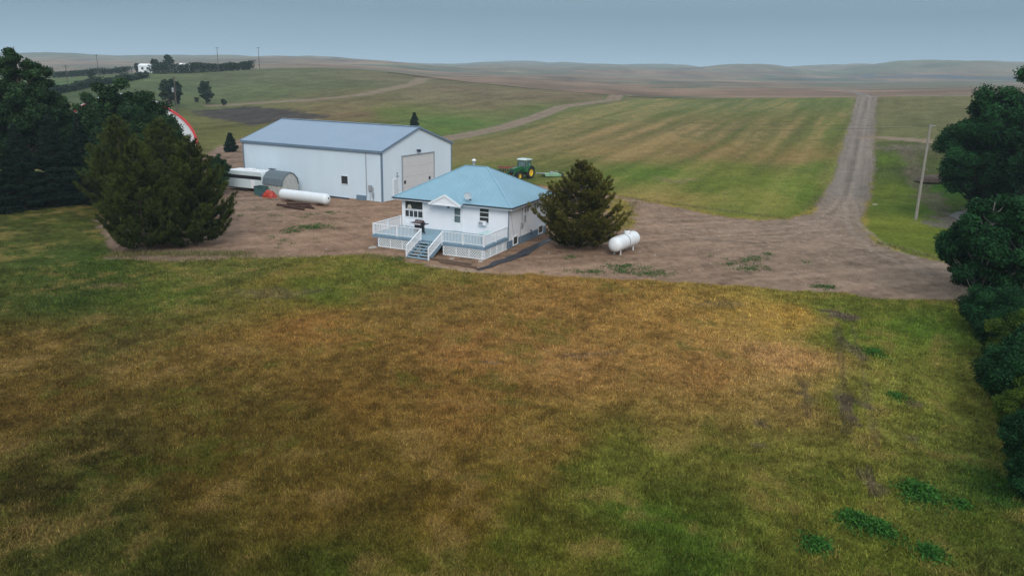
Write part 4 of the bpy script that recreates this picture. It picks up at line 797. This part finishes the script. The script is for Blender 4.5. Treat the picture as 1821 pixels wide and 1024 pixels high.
# ------------------------------------------------------------------ arched barn behind the trees
p = G(228, 268); qb = empty('arched_barn', (p[0], p[1], p[2]), R(26)); tag(qb, 'arched white barn with red edge trim hidden behind the left trees', 'barn')
def arch(hw_, h_, n=22): return [(hw_*math.cos(a_), h_*(.86*math.sin(a_)**.8+.14*(1-abs(math.cos(a_))))) for a_ in np.linspace(0, math.pi, n)]
AR = arch(11.0, 9.0)
MB().prism([(u, v) for u, v in AR], 0, .15, 'y').build('end_wall', mat('barn_white', (.62, .66, .70), .6, .06, .6, ribs=(0, .3, .3)), qb)
rm = MB()
for k_ in range(len(AR)-1):
    (u0, v0), (u1, v1) = AR[k_], AR[k_+1]; rm.add([(u0*1.004, -.02, v0*1.004), (u1*1.004, -.02, v1*1.004), (u1*1.004, 15, v1*1.004), (u0*1.004, 15, v0*1.004)], [(0, 1, 2, 3)])
rm.build('roof', mat('barn_roof', (.50, .53, .56), .5, .06), qb, smooth=True)
tm = MB()
for k_ in range(len(AR)-1): (u0, v0), (u1, v1) = AR[k_], AR[k_+1]; tm.bar((u0*1.01, -.1, v0*1.01), (u1*1.01, -.1, v1*1.01), .30, .62, up=(0, 1, 0)) if 0 else tm.bar((u0*1.0, -.12, v0*1.0), (u1*1.0, -.12, v1*1.0), .40, .2, up=(0, 1, 0))
tm.build('edge_trim', M['redtrim'], qb)
MB().box(-3.0, 3.0, -.06, -.005, .02, 4.8).build('sliding_door', M['white'], qb)
# ------------------------------------------------------------------ trees
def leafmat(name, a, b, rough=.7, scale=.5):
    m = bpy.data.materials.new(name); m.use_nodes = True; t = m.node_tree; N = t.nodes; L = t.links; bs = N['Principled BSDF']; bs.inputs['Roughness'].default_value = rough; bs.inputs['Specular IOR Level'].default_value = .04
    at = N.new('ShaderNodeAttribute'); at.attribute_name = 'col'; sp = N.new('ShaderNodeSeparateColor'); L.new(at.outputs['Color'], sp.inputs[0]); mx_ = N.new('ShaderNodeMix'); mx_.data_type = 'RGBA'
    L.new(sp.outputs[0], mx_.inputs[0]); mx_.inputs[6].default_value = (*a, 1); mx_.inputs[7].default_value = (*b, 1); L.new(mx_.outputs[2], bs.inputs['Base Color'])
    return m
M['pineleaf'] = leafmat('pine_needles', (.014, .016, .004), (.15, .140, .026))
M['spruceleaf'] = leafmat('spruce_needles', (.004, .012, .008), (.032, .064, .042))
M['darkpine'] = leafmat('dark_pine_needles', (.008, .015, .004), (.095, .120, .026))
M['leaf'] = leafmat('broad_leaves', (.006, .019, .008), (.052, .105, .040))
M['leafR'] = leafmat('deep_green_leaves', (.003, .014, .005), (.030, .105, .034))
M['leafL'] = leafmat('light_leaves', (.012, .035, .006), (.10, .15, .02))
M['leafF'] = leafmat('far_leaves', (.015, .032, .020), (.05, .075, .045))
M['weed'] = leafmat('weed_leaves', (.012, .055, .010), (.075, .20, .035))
M['rowweed'] = leafmat('yard_weed_leaves', (.025, .06, .015), (.08, .16, .04))
def quads(C, size, rg_, up=.35, aspect=.6, outd=None):
    n = len(C); nrm = rg_.normal(0, 1, (n, 3)); nrm[:, 2] += up*2
    if outd is not None: nrm += outd*1.0
    nrm /= np.linalg.norm(nrm, axis=1)[:, None]; a = rg_.normal(0, 1, (n, 3)); a -= (a*nrm).sum(1)[:, None]*nrm; a /= np.linalg.norm(a, axis=1)[:, None]; b = np.cross(nrm, a)
    s = (size*rg_.uniform(.6, 1.35, n))[:, None]; a = a*s*.5; b = b*s*.5*aspect
    V = np.stack([C-a, C-b, C+a, C+b], 1).reshape(-1, 3); return V, np.arange(4*n).reshape(-1, 4)
def needles(C, D, ln, wd, rg_, spread=.7):
    n = len(C); d = D+rg_.normal(0, spread, (n, 3)); d /= np.linalg.norm(d, axis=1)[:, None]; a = np.cross(d, rg_.normal(0, 1, (n, 3))); a /= np.linalg.norm(a, axis=1)[:, None]
    l = (ln*rg_.uniform(.6, 1.3, n))[:, None]; w = wd*.5
    V = np.stack([C-a*w, C+a*w, C+d*l], 1).reshape(-1, 3); return V, np.arange(3*n).reshape(-1, 3)
TREES = {}
def conifer(key, H_, Rb, seed, mt, n_leaf=60000, upturn=.35, whorl=.5, per=6, prof=None, ln=.22, wd=.05, base=.04, tuft=10, spread=.75):
    rg_ = np.random.default_rng(seed); trunk = MB().tube([(0, 0, -.3), (rg_.normal(0, .05), rg_.normal(0, .05), H_*.5), (0, 0, H_*.97)], [H_*.022, H_*.014, .02], 8)
    nw = int(H_*(1-base)/whorl); tz = []; ph = []
    for w in range(nw):
        t0 = base+(1-base)*(w+.3)/nw; o0 = rg_.uniform(0, 6.28)
        for q_ in range(per): tz.append(t0+rg_.normal(0, .012)); ph.append(o0+q_*2*math.pi/per+rg_.normal(0, .22))
    tz = np.clip(np.array(tz), .01, .985); ph = np.array(ph); br = len(tz)
    prof = prof or (lambda t: (1-t)**.8*(.72+.28*np.minimum(1, t*6)))
    Lb = np.maximum(Rb*prof(tz)*rg_.uniform(.72, 1.15, br), .25)
    lim = MB(); wts = Lb**1.45; cnt = np.maximum((n_leaf/tuft*wts/wts.sum()).astype(int), 3); Cs = []; Ds = []; Ts = []
    for k_ in range(br):
        z0 = tz[k_]*H_*.96; dr_ = np.array([math.cos(ph[k_]), math.sin(ph[k_]), 0]); el0 = rg_.uniform(-.10, .14)+.25*tz[k_]; sd_ = np.array([-dr_[1], dr_[0], 0]); bt = rg_.normal(0, .10)
        def pt(s):
            s = np.asarray(s)[..., None]; return np.array([0, 0, z0])+dr_*Lb[k_]*s+np.array([0, 0, 1])*(Lb[k_]*(el0*s-.10*s*(1-s)*2+upturn*s**2.6))
        c = cnt[k_]; nt_ = max(3, int(Lb[k_]*5)); ts = .25+.75*(np.arange(nt_)+rg_.random(nt_))/nt_; sgn = rg_.choice([-1, 1], nt_); tl_ = Lb[k_]*.40*(1.2-ts*.8)*rg_.uniform(.6, 1.2, nt_)
        ti = rg_.integers(0, nt_, c); s = .25+.75*rg_.random(c)**.7; P = pt(ts[ti])+(sd_*sgn[ti][:, None]*.85+dr_*.6)*(tl_[ti]*s)[:, None]; P[:, 2] += tl_[ti]*s*s*upturn*1.1
        n2 = max(2, int(c*.3)); s2_ = .4+.6*rg_.random(n2); P = np.vstack([P, pt(s2_)]); P += rg_.normal(0, .03, P.shape)
        out_ = np.tile(dr_*.5+np.array([0, 0, .45+upturn*.6]), (len(P), 1)); out_[:c] += sd_*sgn[ti][:, None]*.45
        edge = np.concatenate([ts[ti]*.5+s*.5, s2_]); tt = np.clip((edge-.45)*1.0+rg_.normal(.12, .17, len(P))+bt, 0, 1)  # needles lighter towards the branch tips, highlights put into the colour
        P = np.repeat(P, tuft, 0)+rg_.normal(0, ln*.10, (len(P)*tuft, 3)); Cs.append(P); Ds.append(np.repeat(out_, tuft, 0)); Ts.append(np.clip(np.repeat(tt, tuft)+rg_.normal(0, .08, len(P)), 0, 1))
        lim.tube([pt(v) for v in (0, .35, .7, 1.)], [.035+Lb[k_]*.010, .025+Lb[k_]*.005, .02, .008], 4, cap=False)
    C = np.vstack(Cs); D = np.vstack(Ds); T_ = np.concatenate(Ts); V, Fc = needles(C, D, ln, wd, rg_, spread)
    TREES[key] = (trunk, lim, V, Fc, np.repeat(np.stack([T_]*3, 1), 3, 0), mt, 'bark')
def broad(key, H_, Rx, seed, mt, n_leaf=50000, size=.2, base=.12, ncl=70, shape='round', bark='bark', clr=(.16, .26)):
    rg_ = np.random.default_rng(seed); trunk = MB().tube([(0, 0, -.3), (.1, .05, H_*.25), (-.1, .1, H_*.55), (0, 0, H_*.9)], [H_*.022+.03, H_*.018, H_*.011, .03], 8)
    u = rg_.normal(0, 1, (ncl, 3)); u /= np.linalg.norm(u, axis=1)[:, None]; rad = rg_.random(ncl)**.35
    hz = H_*(1-base)/2; cz = H_*base+hz; env = .78+.5*fbm(u[:, 0]*1.7+seed, u[:, 1]*1.7+u[:, 2]*1.3, seed, 3); cl = u*(rad*env)[:, None]*np.array([Rx*.82, Rx*.82, hz*.88]); cl[:, 2] += cz
    if shape == 'tall': f = 1-.45*np.clip((cl[:, 2]-cz)/hz, 0, 1); cl[:, 0] *= f; cl[:, 1] *= f
    if shape == 'round': f = 1-.25*np.clip((cz-cl[:, 2])/hz, 0, 1); cl[:, 0] *= f; cl[:, 1] *= f
    rc = Rx*rg_.uniform(clr[0], clr[1], ncl)*1.35; lim = MB()
    for k_ in range(ncl):
        z_ = max(H_*base*.7, cl[k_, 2]-np.hypot(*cl[k_, :2])*.8-.3); m_ = (np.array([0, 0, z_])*.5+cl[k_]*.5)+np.array([0, 0, -.2]); lim.tube([(0, 0, z_), m_, cl[k_]], [.05+H_*.003, .04, .015], 4, cap=False)
    w = rc**2; cnt = (n_leaf*w/w.sum()).astype(int); Cs = []; Os = []; Ts = []
    for k_ in range(ncl):
        c = cnt[k_]; d = rg_.normal(0, 1, (c, 3)); d /= np.linalg.norm(d, axis=1)[:, None]; rr3 = rc[k_]*(.45+.55*rg_.random(c)**.6)
        bump_ = 1+.35*np.sin(d[:, 0]*5+k_)*np.sin(d[:, 1]*6+k_*2)*np.cos(d[:, 2]*5); P = cl[k_]+d*(rr3*bump_)[:, None]*np.array([1, 1, .75]); P += rg_.normal(0, .06*Rx/3, P.shape)
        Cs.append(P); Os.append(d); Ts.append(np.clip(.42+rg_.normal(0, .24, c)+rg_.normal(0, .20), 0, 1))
    C = np.vstack(Cs); O_ = np.vstack(Os); T_ = np.concatenate(Ts); V, Fc = quads(C, size, rg_, outd=O_); TREES[key] = (trunk, lim, V, Fc, np.repeat(np.stack([T_]*3, 1), 4, 0), mt, bark)
PROT = {}
def plant(key, x, y, lab, cat='tree', s=1., rz=0., nm='tree', group=None, sz=None, z=None):
    if z is None: z = float(hgt(x, y))-.02
    e = empty(nm, (x, y, z), rz); tag(e, lab, cat, group)
    if key not in PROT:
        tr_, li_, V, Fc, cc, mt, bk = TREES[key]
        a = tr_.build('trunk', M[bk], None, smooth=True); b = li_.build('branches', M[bk], None, smooth=True); c = np_mesh('crown', V, Fc, M[mt], False, cc)
        PROT[key] = (a, b, c); parts = (a, b, c)
    else:
        parts = []
        for q_ in PROT[key]: n_ = q_.copy(); COL.objects.link(n_); parts.append(n_)
    for q_ in parts: q_.parent = e
    e.scale = (s, s, sz or s); return e
pinep = lambda t: np.where(t < .22, .80+.9*t, (1-(t-.22)/.78)**.75)*1.0
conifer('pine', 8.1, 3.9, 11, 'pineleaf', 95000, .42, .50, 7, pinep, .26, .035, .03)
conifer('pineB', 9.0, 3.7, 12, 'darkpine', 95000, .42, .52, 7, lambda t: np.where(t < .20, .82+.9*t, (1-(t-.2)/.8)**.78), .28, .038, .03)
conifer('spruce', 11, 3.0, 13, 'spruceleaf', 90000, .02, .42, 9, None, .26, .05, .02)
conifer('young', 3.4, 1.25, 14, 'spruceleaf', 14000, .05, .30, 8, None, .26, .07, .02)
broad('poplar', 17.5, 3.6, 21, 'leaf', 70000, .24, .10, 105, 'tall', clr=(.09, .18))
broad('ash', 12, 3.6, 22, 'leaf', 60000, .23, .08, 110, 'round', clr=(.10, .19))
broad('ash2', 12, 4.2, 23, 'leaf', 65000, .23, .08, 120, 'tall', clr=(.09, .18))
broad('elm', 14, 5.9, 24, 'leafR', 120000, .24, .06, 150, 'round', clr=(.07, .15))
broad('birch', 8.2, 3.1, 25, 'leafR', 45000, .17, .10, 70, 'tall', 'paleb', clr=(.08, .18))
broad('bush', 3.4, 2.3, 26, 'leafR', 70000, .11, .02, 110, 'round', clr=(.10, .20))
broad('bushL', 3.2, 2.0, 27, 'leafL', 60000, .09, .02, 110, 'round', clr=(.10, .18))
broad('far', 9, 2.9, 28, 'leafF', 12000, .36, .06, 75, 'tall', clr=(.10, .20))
broad('farS', 3.5, 1.8, 29, 'leafF', 2500, .4, .02, 25, 'round')
def PX(key, px, py, lab, h=None, s=1., rz=0., **kw):
    "plant on the land at a surveyed ground point"
    p = G(px, py); return plant(key, p[0], p[1], lab, s=s, rz=rz, **kw)
plant('pine', 5.9, 68.5, 'large bushy pine with upturned branches right beside the bungalow', nm='pine_tree', rz=1.0)
# left group
LG = 'trees at the left edge of the yard'
PX('pineB', 258, 446, 'front bushy pine in the left group, nearest to the lawn', s=.86, sz=1.05, rz=0, nm='pine_tree', group=LG)
PX('pineB', 350, 436, 'bushy pine at the right end of the left tree group', s=.86, sz=1.08, rz=2.2, nm='pine_tree', group=LG)
PX('pineB', 300, 392, 'taller pine between and behind the two front pines', s=1.0, sz=1.16, rz=4.0, nm='pine_tree', group=LG)
PX('pineB', 225, 385, 'pine just left of the taller pine, half hidden', s=1.0, sz=1.16, rz=5.2, nm='pine_tree', group=LG)
PX('ash', 225, 345, 'leafy tree with the highest top above the barn peak', s=1.16, rz=.5, group=LG)
PX('ash2', 280, 345, 'leafy tree right of the barn peak behind the pines', s=1.06, rz=1.5, group=LG)
PX('ash', 182, 335, 'leafy tree directly left of the barn peak', s=1.0, rz=2.5, group=LG)
PX('spruce', 155, 362, 'dark spruce left of the front pines', s=.92, rz=0, nm='spruce_tree', group=LG)
PX('spruce', 105, 365, 'dark spruce second from the left border', s=.92, rz=1, nm='spruce_tree', group=LG)
PX('spruce', 45, 372, 'dark spruce close to the left border', s=.85, rz=2, nm='spruce_tree', group=LG)
PX('spruce', -12, 378, 'dark spruce cut by the left border', s=.9, rz=3, nm='spruce_tree', group=LG)
PX('poplar', 20, 345, 'tallest leafy tree at the left border', s=1.06, rz=0, nm='poplar_tree', group=LG)
PX('poplar', 62, 350, 'tall leafy tree second from the left border', s=1.05, rz=1.6, nm='poplar_tree', group=LG)
PX('poplar', 92, 335, 'slender leafy tree with its top against the distant hedge', s=.95, rz=3, nm='poplar_tree', group=LG)
PX('poplar', -40, 352, 'tall leafy tree partly beyond the left border', s=1.0, rz=4, nm='poplar_tree', group=LG)
PX('ash2', 205, 372, 'dark leafy tree low behind the front pine', s=.70, rz=4, group=LG)
PX('ash', 322, 318, 'low leafy tree beside the right foot of the barn', s=.38, rz=3, group=LG)
PX('ash', 392, 345, 'small dark tree beside the white trailer', s=.42, rz=1, group=LG)
PX('ash2', 140, 340, 'leafy tree against the left foot of the barn', s=.86, rz=2, group=LG)
PX('poplar', 118, 345, 'leafy tree between the spruces and the barn', s=.58, rz=5, nm='poplar_tree', group=LG)
PX('ash', 203, 350, 'dense leafy tree in front of the barn left of its middle', s=.88, rz=.9, group=LG)
PX('ash2', 256, 352, 'dense leafy tree in front of the barn right of its middle', s=.92, rz=2.6, group=LG)
PX('ash', 298, 352, 'leafy tree left of the transformer pole', s=.80, rz=4.4, group=LG)
PX('pineB', 290, 425, 'dark pine filling the gap between the two front pines', s=.78, rz=1.1, nm='pine_tree', group=LG)
# right group
RG = 'trees along the right edge'
PX('elm', 1738, 386, 'big round deep green tree on the right behind the pale pole', s=.98, rz=0, group=RG)
PX('elm', 1795, 390, 'tallest round tree at the right border', s=1.2, rz=2, group=RG)
PX('elm', 1880, 425, 'round tree mostly beyond the right border', s=1.0, rz=3, group=RG)
PX('spruce', 1800, 428, 'dark spruce below the big round trees at the right', s=.52, rz=1, nm='spruce_tree', group=RG)
PX('birch', 1735, 548, 'pale branched tree leaning over the driveway end', s=1.0, rz=.3, nm='birch_tree', group=RG)
PX('birch', 1815, 560, 'pale branched tree at the right border above the bushes', s=1.0, rz=2.1, nm='birch_tree', group=RG)
PX('birch', 1775, 520, 'leafy tree behind the two pale branched trees', s=.95, rz=4.1, group=RG)
PX('birch', 1700, 500, 'small leafy tree reaching out over the driveway', s=.62, rz=5.1, group=RG)
PX('bush', 1775, 600, 'deep green bush below the pale branched tree', 'bush', s=.95, rz=0, nm='bush', group='bushes along the right border')
PX('bush', 1852, 690, 'deep green bush cut by the right border', 'bush', s=1.0, rz=2, nm='bush', group='bushes along the right border')
PX('bushL', 1812, 655, 'light green bush at the right border', 'bush', s=.98, rz=1, nm='bush', group='bushes along the right border')
PX('bushL', 1850, 745, 'low yellowish green bush at the right border, lowest of the bushes', 'bush', s=.8, rz=3, nm='bush', group='bushes along the right border')
BG = 'bushes along the right border'
PX('bush', 1745, 590, 'deep green bush nearest to the driveway end', 'bush', s=.9, rz=4, nm='bush', group=BG) if 0 else None
for (px, py, k_, s_, lb) in [(1752, 585, 'bush', .85, 'deep green bush nearest to the driveway end'), (1795, 640, 'bush', .9, 'deep green bush between the light green bush and the pale branched trees'), (1835, 690, 'bush', .95, 'deep green bush behind the low yellowish bush'), (1850, 890, 'bush', .62, 'deep green bush nearest to the camera at the right border'), (1796, 715, 'bush', .88, 'deep green bush just above the low dark bushes at the right border'), (1815, 775, 'bushL', .72, 'low olive bush between deep green bushes at the right border'), (1838, 830, 'bush', .72, 'low deep green bush second from the camera at the right border')]:
    p = G(px, py); plant(k_, p[0], p[1], lb, 'bush', s=s_, rz=px, nm='bush', group=BG)
PX('elm', 1815, 372, 'round tree top between the two tall right trees', s=1.08, rz=5, group=RG)
# far trees
def far(px, r_, key, s, lab, nm='tree', group='distant trees on the hill', py=140):
    d = ray(px, py); return plant(key, d[0]*r_, d[1]*r_, lab, s=s, rz=px, nm=nm, group=group)
far(300, 262, 'far', .98, 'leafy tree behind the transformer pole', py=180); far(312, 268, 'far', .9, 'leafy tree touching the transformer pole on its right', py=180); far(367, 285, 'far', .92, 'small upright tree alone left of the ploughed plot', py=180); far(398, 280, 'farS', .6, 'tiny shrub right of the small upright tree', 'shrub', py=188)
far(350, 290, 'farS', .5, 'tiny grey shrub left of the small upright tree', 'shrub', py=186)
far(278, 470, 'far', .85, 'tree right beside the far white farmhouse'); far(302, 475, 'far', 1.1, 'tallest tree in the far farmyard'); far(246, 480, 'far', .62, 'round tree left of the far white farmhouse'); far(290, 465, 'far', .65, 'low tree between the two far farmyard trees')
far(413, 465, 'farS', 1.3, 'small tree rising above the far hedge'); far(163, 400, 'far', .55, 'round tree above the far left hedge'); far(345, 478, 'farS', 1.1, 'small tree beside the far farm buildings')
PX('young', 411, 270, 'young spruce left of the steel shed', s=1.0, nm='young_spruce', group='young spruces around the shed'); PX('young', 737, 224, 'young spruce behind the steel shed roof ridge', s=.95, rz=2, nm='young_spruce', group='young spruces around the shed')
def hedge(pts, w, h, n_, lab, seed, size=.8):
    rg_ = np.random.default_rng(seed); L_ = np.array(pts); seg = np.linalg.norm(np.diff(L_, axis=0), axis=1); cum = np.r_[0, np.cumsum(seg)]; s = rg_.random(n_)*cum[-1]
    x_ = np.interp(s, cum, L_[:, 0])+rg_.normal(0, w*.4, n_); y_ = np.interp(s, cum, L_[:, 1])+rg_.normal(0, w*.4, n_); hh_ = h*(.45+1.0*fbm(s/7, s*0, seed, 3)); z_ = hgt(x_, y_)+hh_*rg_.random(n_)**.7
    V, Fc = quads(np.stack([x_, y_, z_], 1), size, rg_, up=.6); T_ = np.clip(.35+rg_.normal(0, .2, n_), 0, 1); o = np_mesh('hedge', V, Fc, M['leafF'], False, np.repeat(np.stack([T_]*3, 1), 4, 0)); tag(o, lab, 'hedge'); return o
def FR(L): return [tuple((ray(px, 140)[:2]*r_)) for px, r_ in L]
hedge(FR([(272, 440), (320, 438), (380, 436), (450, 440)]), 3.0, 4.2, 9000, 'dark hedge row along the hill top beside the far farmyard', 1)
hedge(P2([(84, 170), (130, 162), (180, 152), (225, 145), (262, 138)]), 1.6, 2.6, 7000, 'dark hedge row sloping down to the far left', 2)
hedge(FR([(100, 470), (150, 480), (230, 485)]), 5.0, 4.0, 5000, 'band of bushes on the skyline left of the far farmhouse', 3)
# far farm
def farhouse(px, r_, w, d, h, rz, lab, cat, nm, roofc='grey', dz=0):
    dd = ray(px, 130); x_, y_ = dd[0]*r_, dd[1]*r_; z_ = float(hgt(x_, y_))+dz; e = empty(nm, (x_, y_, z_), rz); tag(e, lab, cat)
    MB().box(-w/2, w/2, -d/2, d/2, -.5, h).build('wall', M['white'], e); MB().prism([(-d/2-.3, h), (d/2+.3, h), (0, h+d*.22)], -w/2-.3, w/2+.3, 'x').build('roof', M[roofc], e)
    for k_ in (-.28, .1): MB().box(w*k_, w*k_+w*.16, -d/2-.03, -d/2-.005, h*.40, h*.78).build('window', M['glass'], e)
    MB().box(w*.3, w*.3+.9, -d/2-.03, -d/2-.005, 0, 2.0).build('door', M['grey'], e); return e
farhouse(264, 472, 8, 5, 3.2, R(-10), 'far white farmhouse left of the hilltop trees', 'house', 'farmhouse', 'white', .2); farhouse(314, 470, 5.5, 5, 2.4, R(80), 'small white gabled building right of the hilltop trees', 'building', 'outbuilding', 'white', .6); farhouse(332, 480, 6, 4, 2.2, R(5), 'low white building farthest right in the far farmyard', 'building', 'outbuilding', 'white', 1.2)
# ------------------------------------------------------------------ weeds, heaps, stones
def weedclump(px, py, r_, h, n_, lab, seed):
    p = G(px, py); rg_ = np.random.default_rng(seed); a = rg_.uniform(0, 2*math.pi, n_); q_ = np.minimum(r_*1.5, np.abs(rg_.normal(0, .62, n_))*r_*(.5+1.1*fbm(np.cos(a)*2.5+seed, np.sin(a)*2.5, seed, 2))); x_ = p[0]+np.cos(a)*q_*1.0+rg_.normal(0, .08, n_); y_ = p[1]+np.sin(a)*q_*1.2+rg_.normal(0, .08, n_)
    z_ = hgt(x_, y_)+h*1.2*rg_.random(n_)*np.maximum(.15, 1.1-(q_/r_)*.8); V, Fc = quads(np.stack([x_, y_, z_], 1), .15, rg_, up=.5, aspect=.35); T_ = np.clip(.4+rg_.normal(0, .25, n_), 0, 1)
    o = np_mesh('weed_clump', V, Fc, M['weed'], False, np.repeat(np.stack([T_]*3, 1), 4, 0)); tag(o, lab, 'weed', 'leafy weed clumps in the lawn'); return o
for k_, a_ in enumerate([(1636, 878, .75, .28, 2600, 'largest leafy weed clump at the lower right of the lawn'), (1518, 925, .55, .26, 1500, 'leafy weed clump left of the twin clump in the lower lawn'), (1562, 942, .60, .26, 1700, 'leafy weed clump below and left of the largest clump'), (1452, 970, .5, .2, 1000, 'leftmost leafy weed clump near the lower border'), (1655, 985, .5, .22, 1000, 'leafy weed clump nearest the lower right border'), (1712, 898, .35, .15, 400, 'small weed clump right of the largest clump'), (1555, 628, .8, .12, 900, 'flat weed clump in the upper right lawn'), (1596, 705, .55, .12, 500, 'flat weed clump in the middle of the right lawn')]): weedclump(*a_, 40+k_)
rg_ = np.random.default_rng(77); PTS = []
for (px, py, w_, h_, n_) in [(1040, 483, 60, 4, 260), (1100, 474, 35, 4, 420), (1150, 487, 40, 6, 700), (1120, 480, 40, 5, 350), (1018, 458, 14, 3, 130), (1335, 478, 30, 5, 500), (1345, 458, 22, 4, 260), (1300, 470, 18, 4, 160), (1365, 452, 8, 3, 90), (1434, 467, 6, 2, 60), (1465, 511, 25, 4, 420), (1260, 455, 6, 2, 60), (1320, 465, 25, 7, 220), (545, 405, 40, 5, 900), (520, 412, 20, 4, 300), (575, 402, 20, 3, 250), (1055, 486, 12, 3, 150), (590, 378, 18, 4, 220), (540, 385, 30, 4, 160), (700, 462, 30, 5, 300), (470, 380, 60, 12, 260), (520, 430, 70, 10, 200)]:
    for q_ in range(max(3, n_//18)):
        p = G(px+rg_.normal(0, w_*.5), py+rg_.normal(0, h_*.5)); m_ = rg_.integers(14, 34); PTS.append(np.stack([p[0]+rg_.normal(0, .22, m_), p[1]+rg_.normal(0, .22, m_), p[2]+rg_.random(m_)*.13], 1))
C = np.vstack(PTS); V, Fc = quads(C, .12, rg_, up=.9, aspect=.5); T_ = np.clip(.45+rg_.normal(0, .25, len(C)), 0, 1); o = np_mesh('weeds', V, Fc, M['rowweed'], False, np.repeat(np.stack([T_]*3, 1), 4, 0)); kind(o, 'stuff')
# dry tall grass at the foot of the pines and along edges
C = []
for a_, b_, n_ in [((200, 452), (440, 452), 2600), ((1560, 432), (1700, 468), 500), ((1110, 352), (1400, 390), 800), ((1440, 375), (1516, 190), 1200), ((640, 455), (720, 462), 300), ((1110, 405), (1130, 360), 500), ((1557, 330), (1558, 180), 900)]:
    A_, B_ = G(*a_), G(*b_)
    t = rg_.random(n_)[:, None]; line = np.array([G(a_[0]+(b_[0]-a_[0])*v, a_[1]+(b_[1]-a_[1])*v) for v in np.linspace(0, 1, 9)]); s = rg_.random(n_)*8; x_ = np.interp(s, range(9), line[:, 0])+rg_.normal(0, .45, n_); y_ = np.interp(s, range(9), line[:, 1])+rg_.normal(0, .45, n_); C.append(np.stack([x_, y_, hgt(x_, y_)], 1))
C = np.vstack(C); C = C+0*C; D = np.tile(np.array([0, 0, 1.]), (len(C), 1)); V, Fc = needles(C, D, .30, .05, rg_, .45); M['tallgrass'] = leafmat('tall_grass', (.09, .10, .035), (.26, .22, .11)); T_ = rg_.random(len(C)); o = np_mesh('tall_grass', V, Fc, M['tallgrass'], False, np.repeat(np.stack([T_]*3, 1), 3, 0)); kind(o, 'stuff')
# small stones strewn on the gravel
sv = []; sf = []; n_ = 2600; rx = rg_.uniform(-42, 70, n_*6); ry = rg_.uniform(52, 110, n_*6); _, cl_, gm_ = landuse(rx, ry); ok = np.where(gm_ > .6)[0][:n_]; rx, ry = rx[ok], ry[ok]; rz_ = hgt(rx, ry); s = .018+.06*rg_.random(len(rx))**4
oc = np.array([(1, 0, 0), (0, 1, 0), (-1, 0, 0), (0, -1, 0), (0, 0, .8)]); V = (np.stack([rx, ry, rz_], 1)[:, None]+oc[None]*s[:, None, None]*rg_.uniform(.6, 1.4, (len(rx), 5, 1))).reshape(-1, 3)
Fc = (np.arange(len(rx))[:, None, None]*5+np.array([(0, 1, 4), (1, 2, 4), (2, 3, 4), (3, 0, 4)])[None]).reshape(-1, 3); o = np_mesh('pebbles', V, Fc, M['stone']); kind(o, 'stuff')
p = G(1662, 322); o = lump('soil_heap', 2.6, 1.8, .9, M['soil'], (p[0], p[1], p[2]), 0, 5, 28, .3); tag(o, 'brown soil heap on the grass right of the pale pole', 'soil heap')
p = G(1745, 388); o = lump('gravel_heap', 3.6, 2.2, .9, M['grit'], (p[0], p[1], p[2]), 0, 6, 28, .3); tag(o, 'grey gravel heap under the big right trees', 'gravel heap')
p = G(1556, 364); stone(p[0], p[1], .38, 'pale rock at the corner of the gravel road and right lawn')
p = G(1570, 350); 
# ------------------------------------------------------------------ haze
HZ = (-9000, 9000, -3000, 13900)
hzb = MB().box(HZ[0], HZ[1], HZ[2], HZ[3], -90, 140).build('haze', bpy.data.materials.new('haze'))
m = hzb.data.materials[0]; m.use_nodes = True; t = m.node_tree; t.nodes.clear(); oo = t.nodes.new('ShaderNodeOutputMaterial'); pv = t.nodes.new('ShaderNodeVolumePrincipled'); pv.inputs['Color'].default_value = (.66, .84, 1, 1); pv.inputs['Density'].default_value = .00021; pv.inputs['Anisotropy'].default_value = 0
t.links.new(pv.outputs[0], oo.inputs['Volume']); kind(hzb, 'stuff')
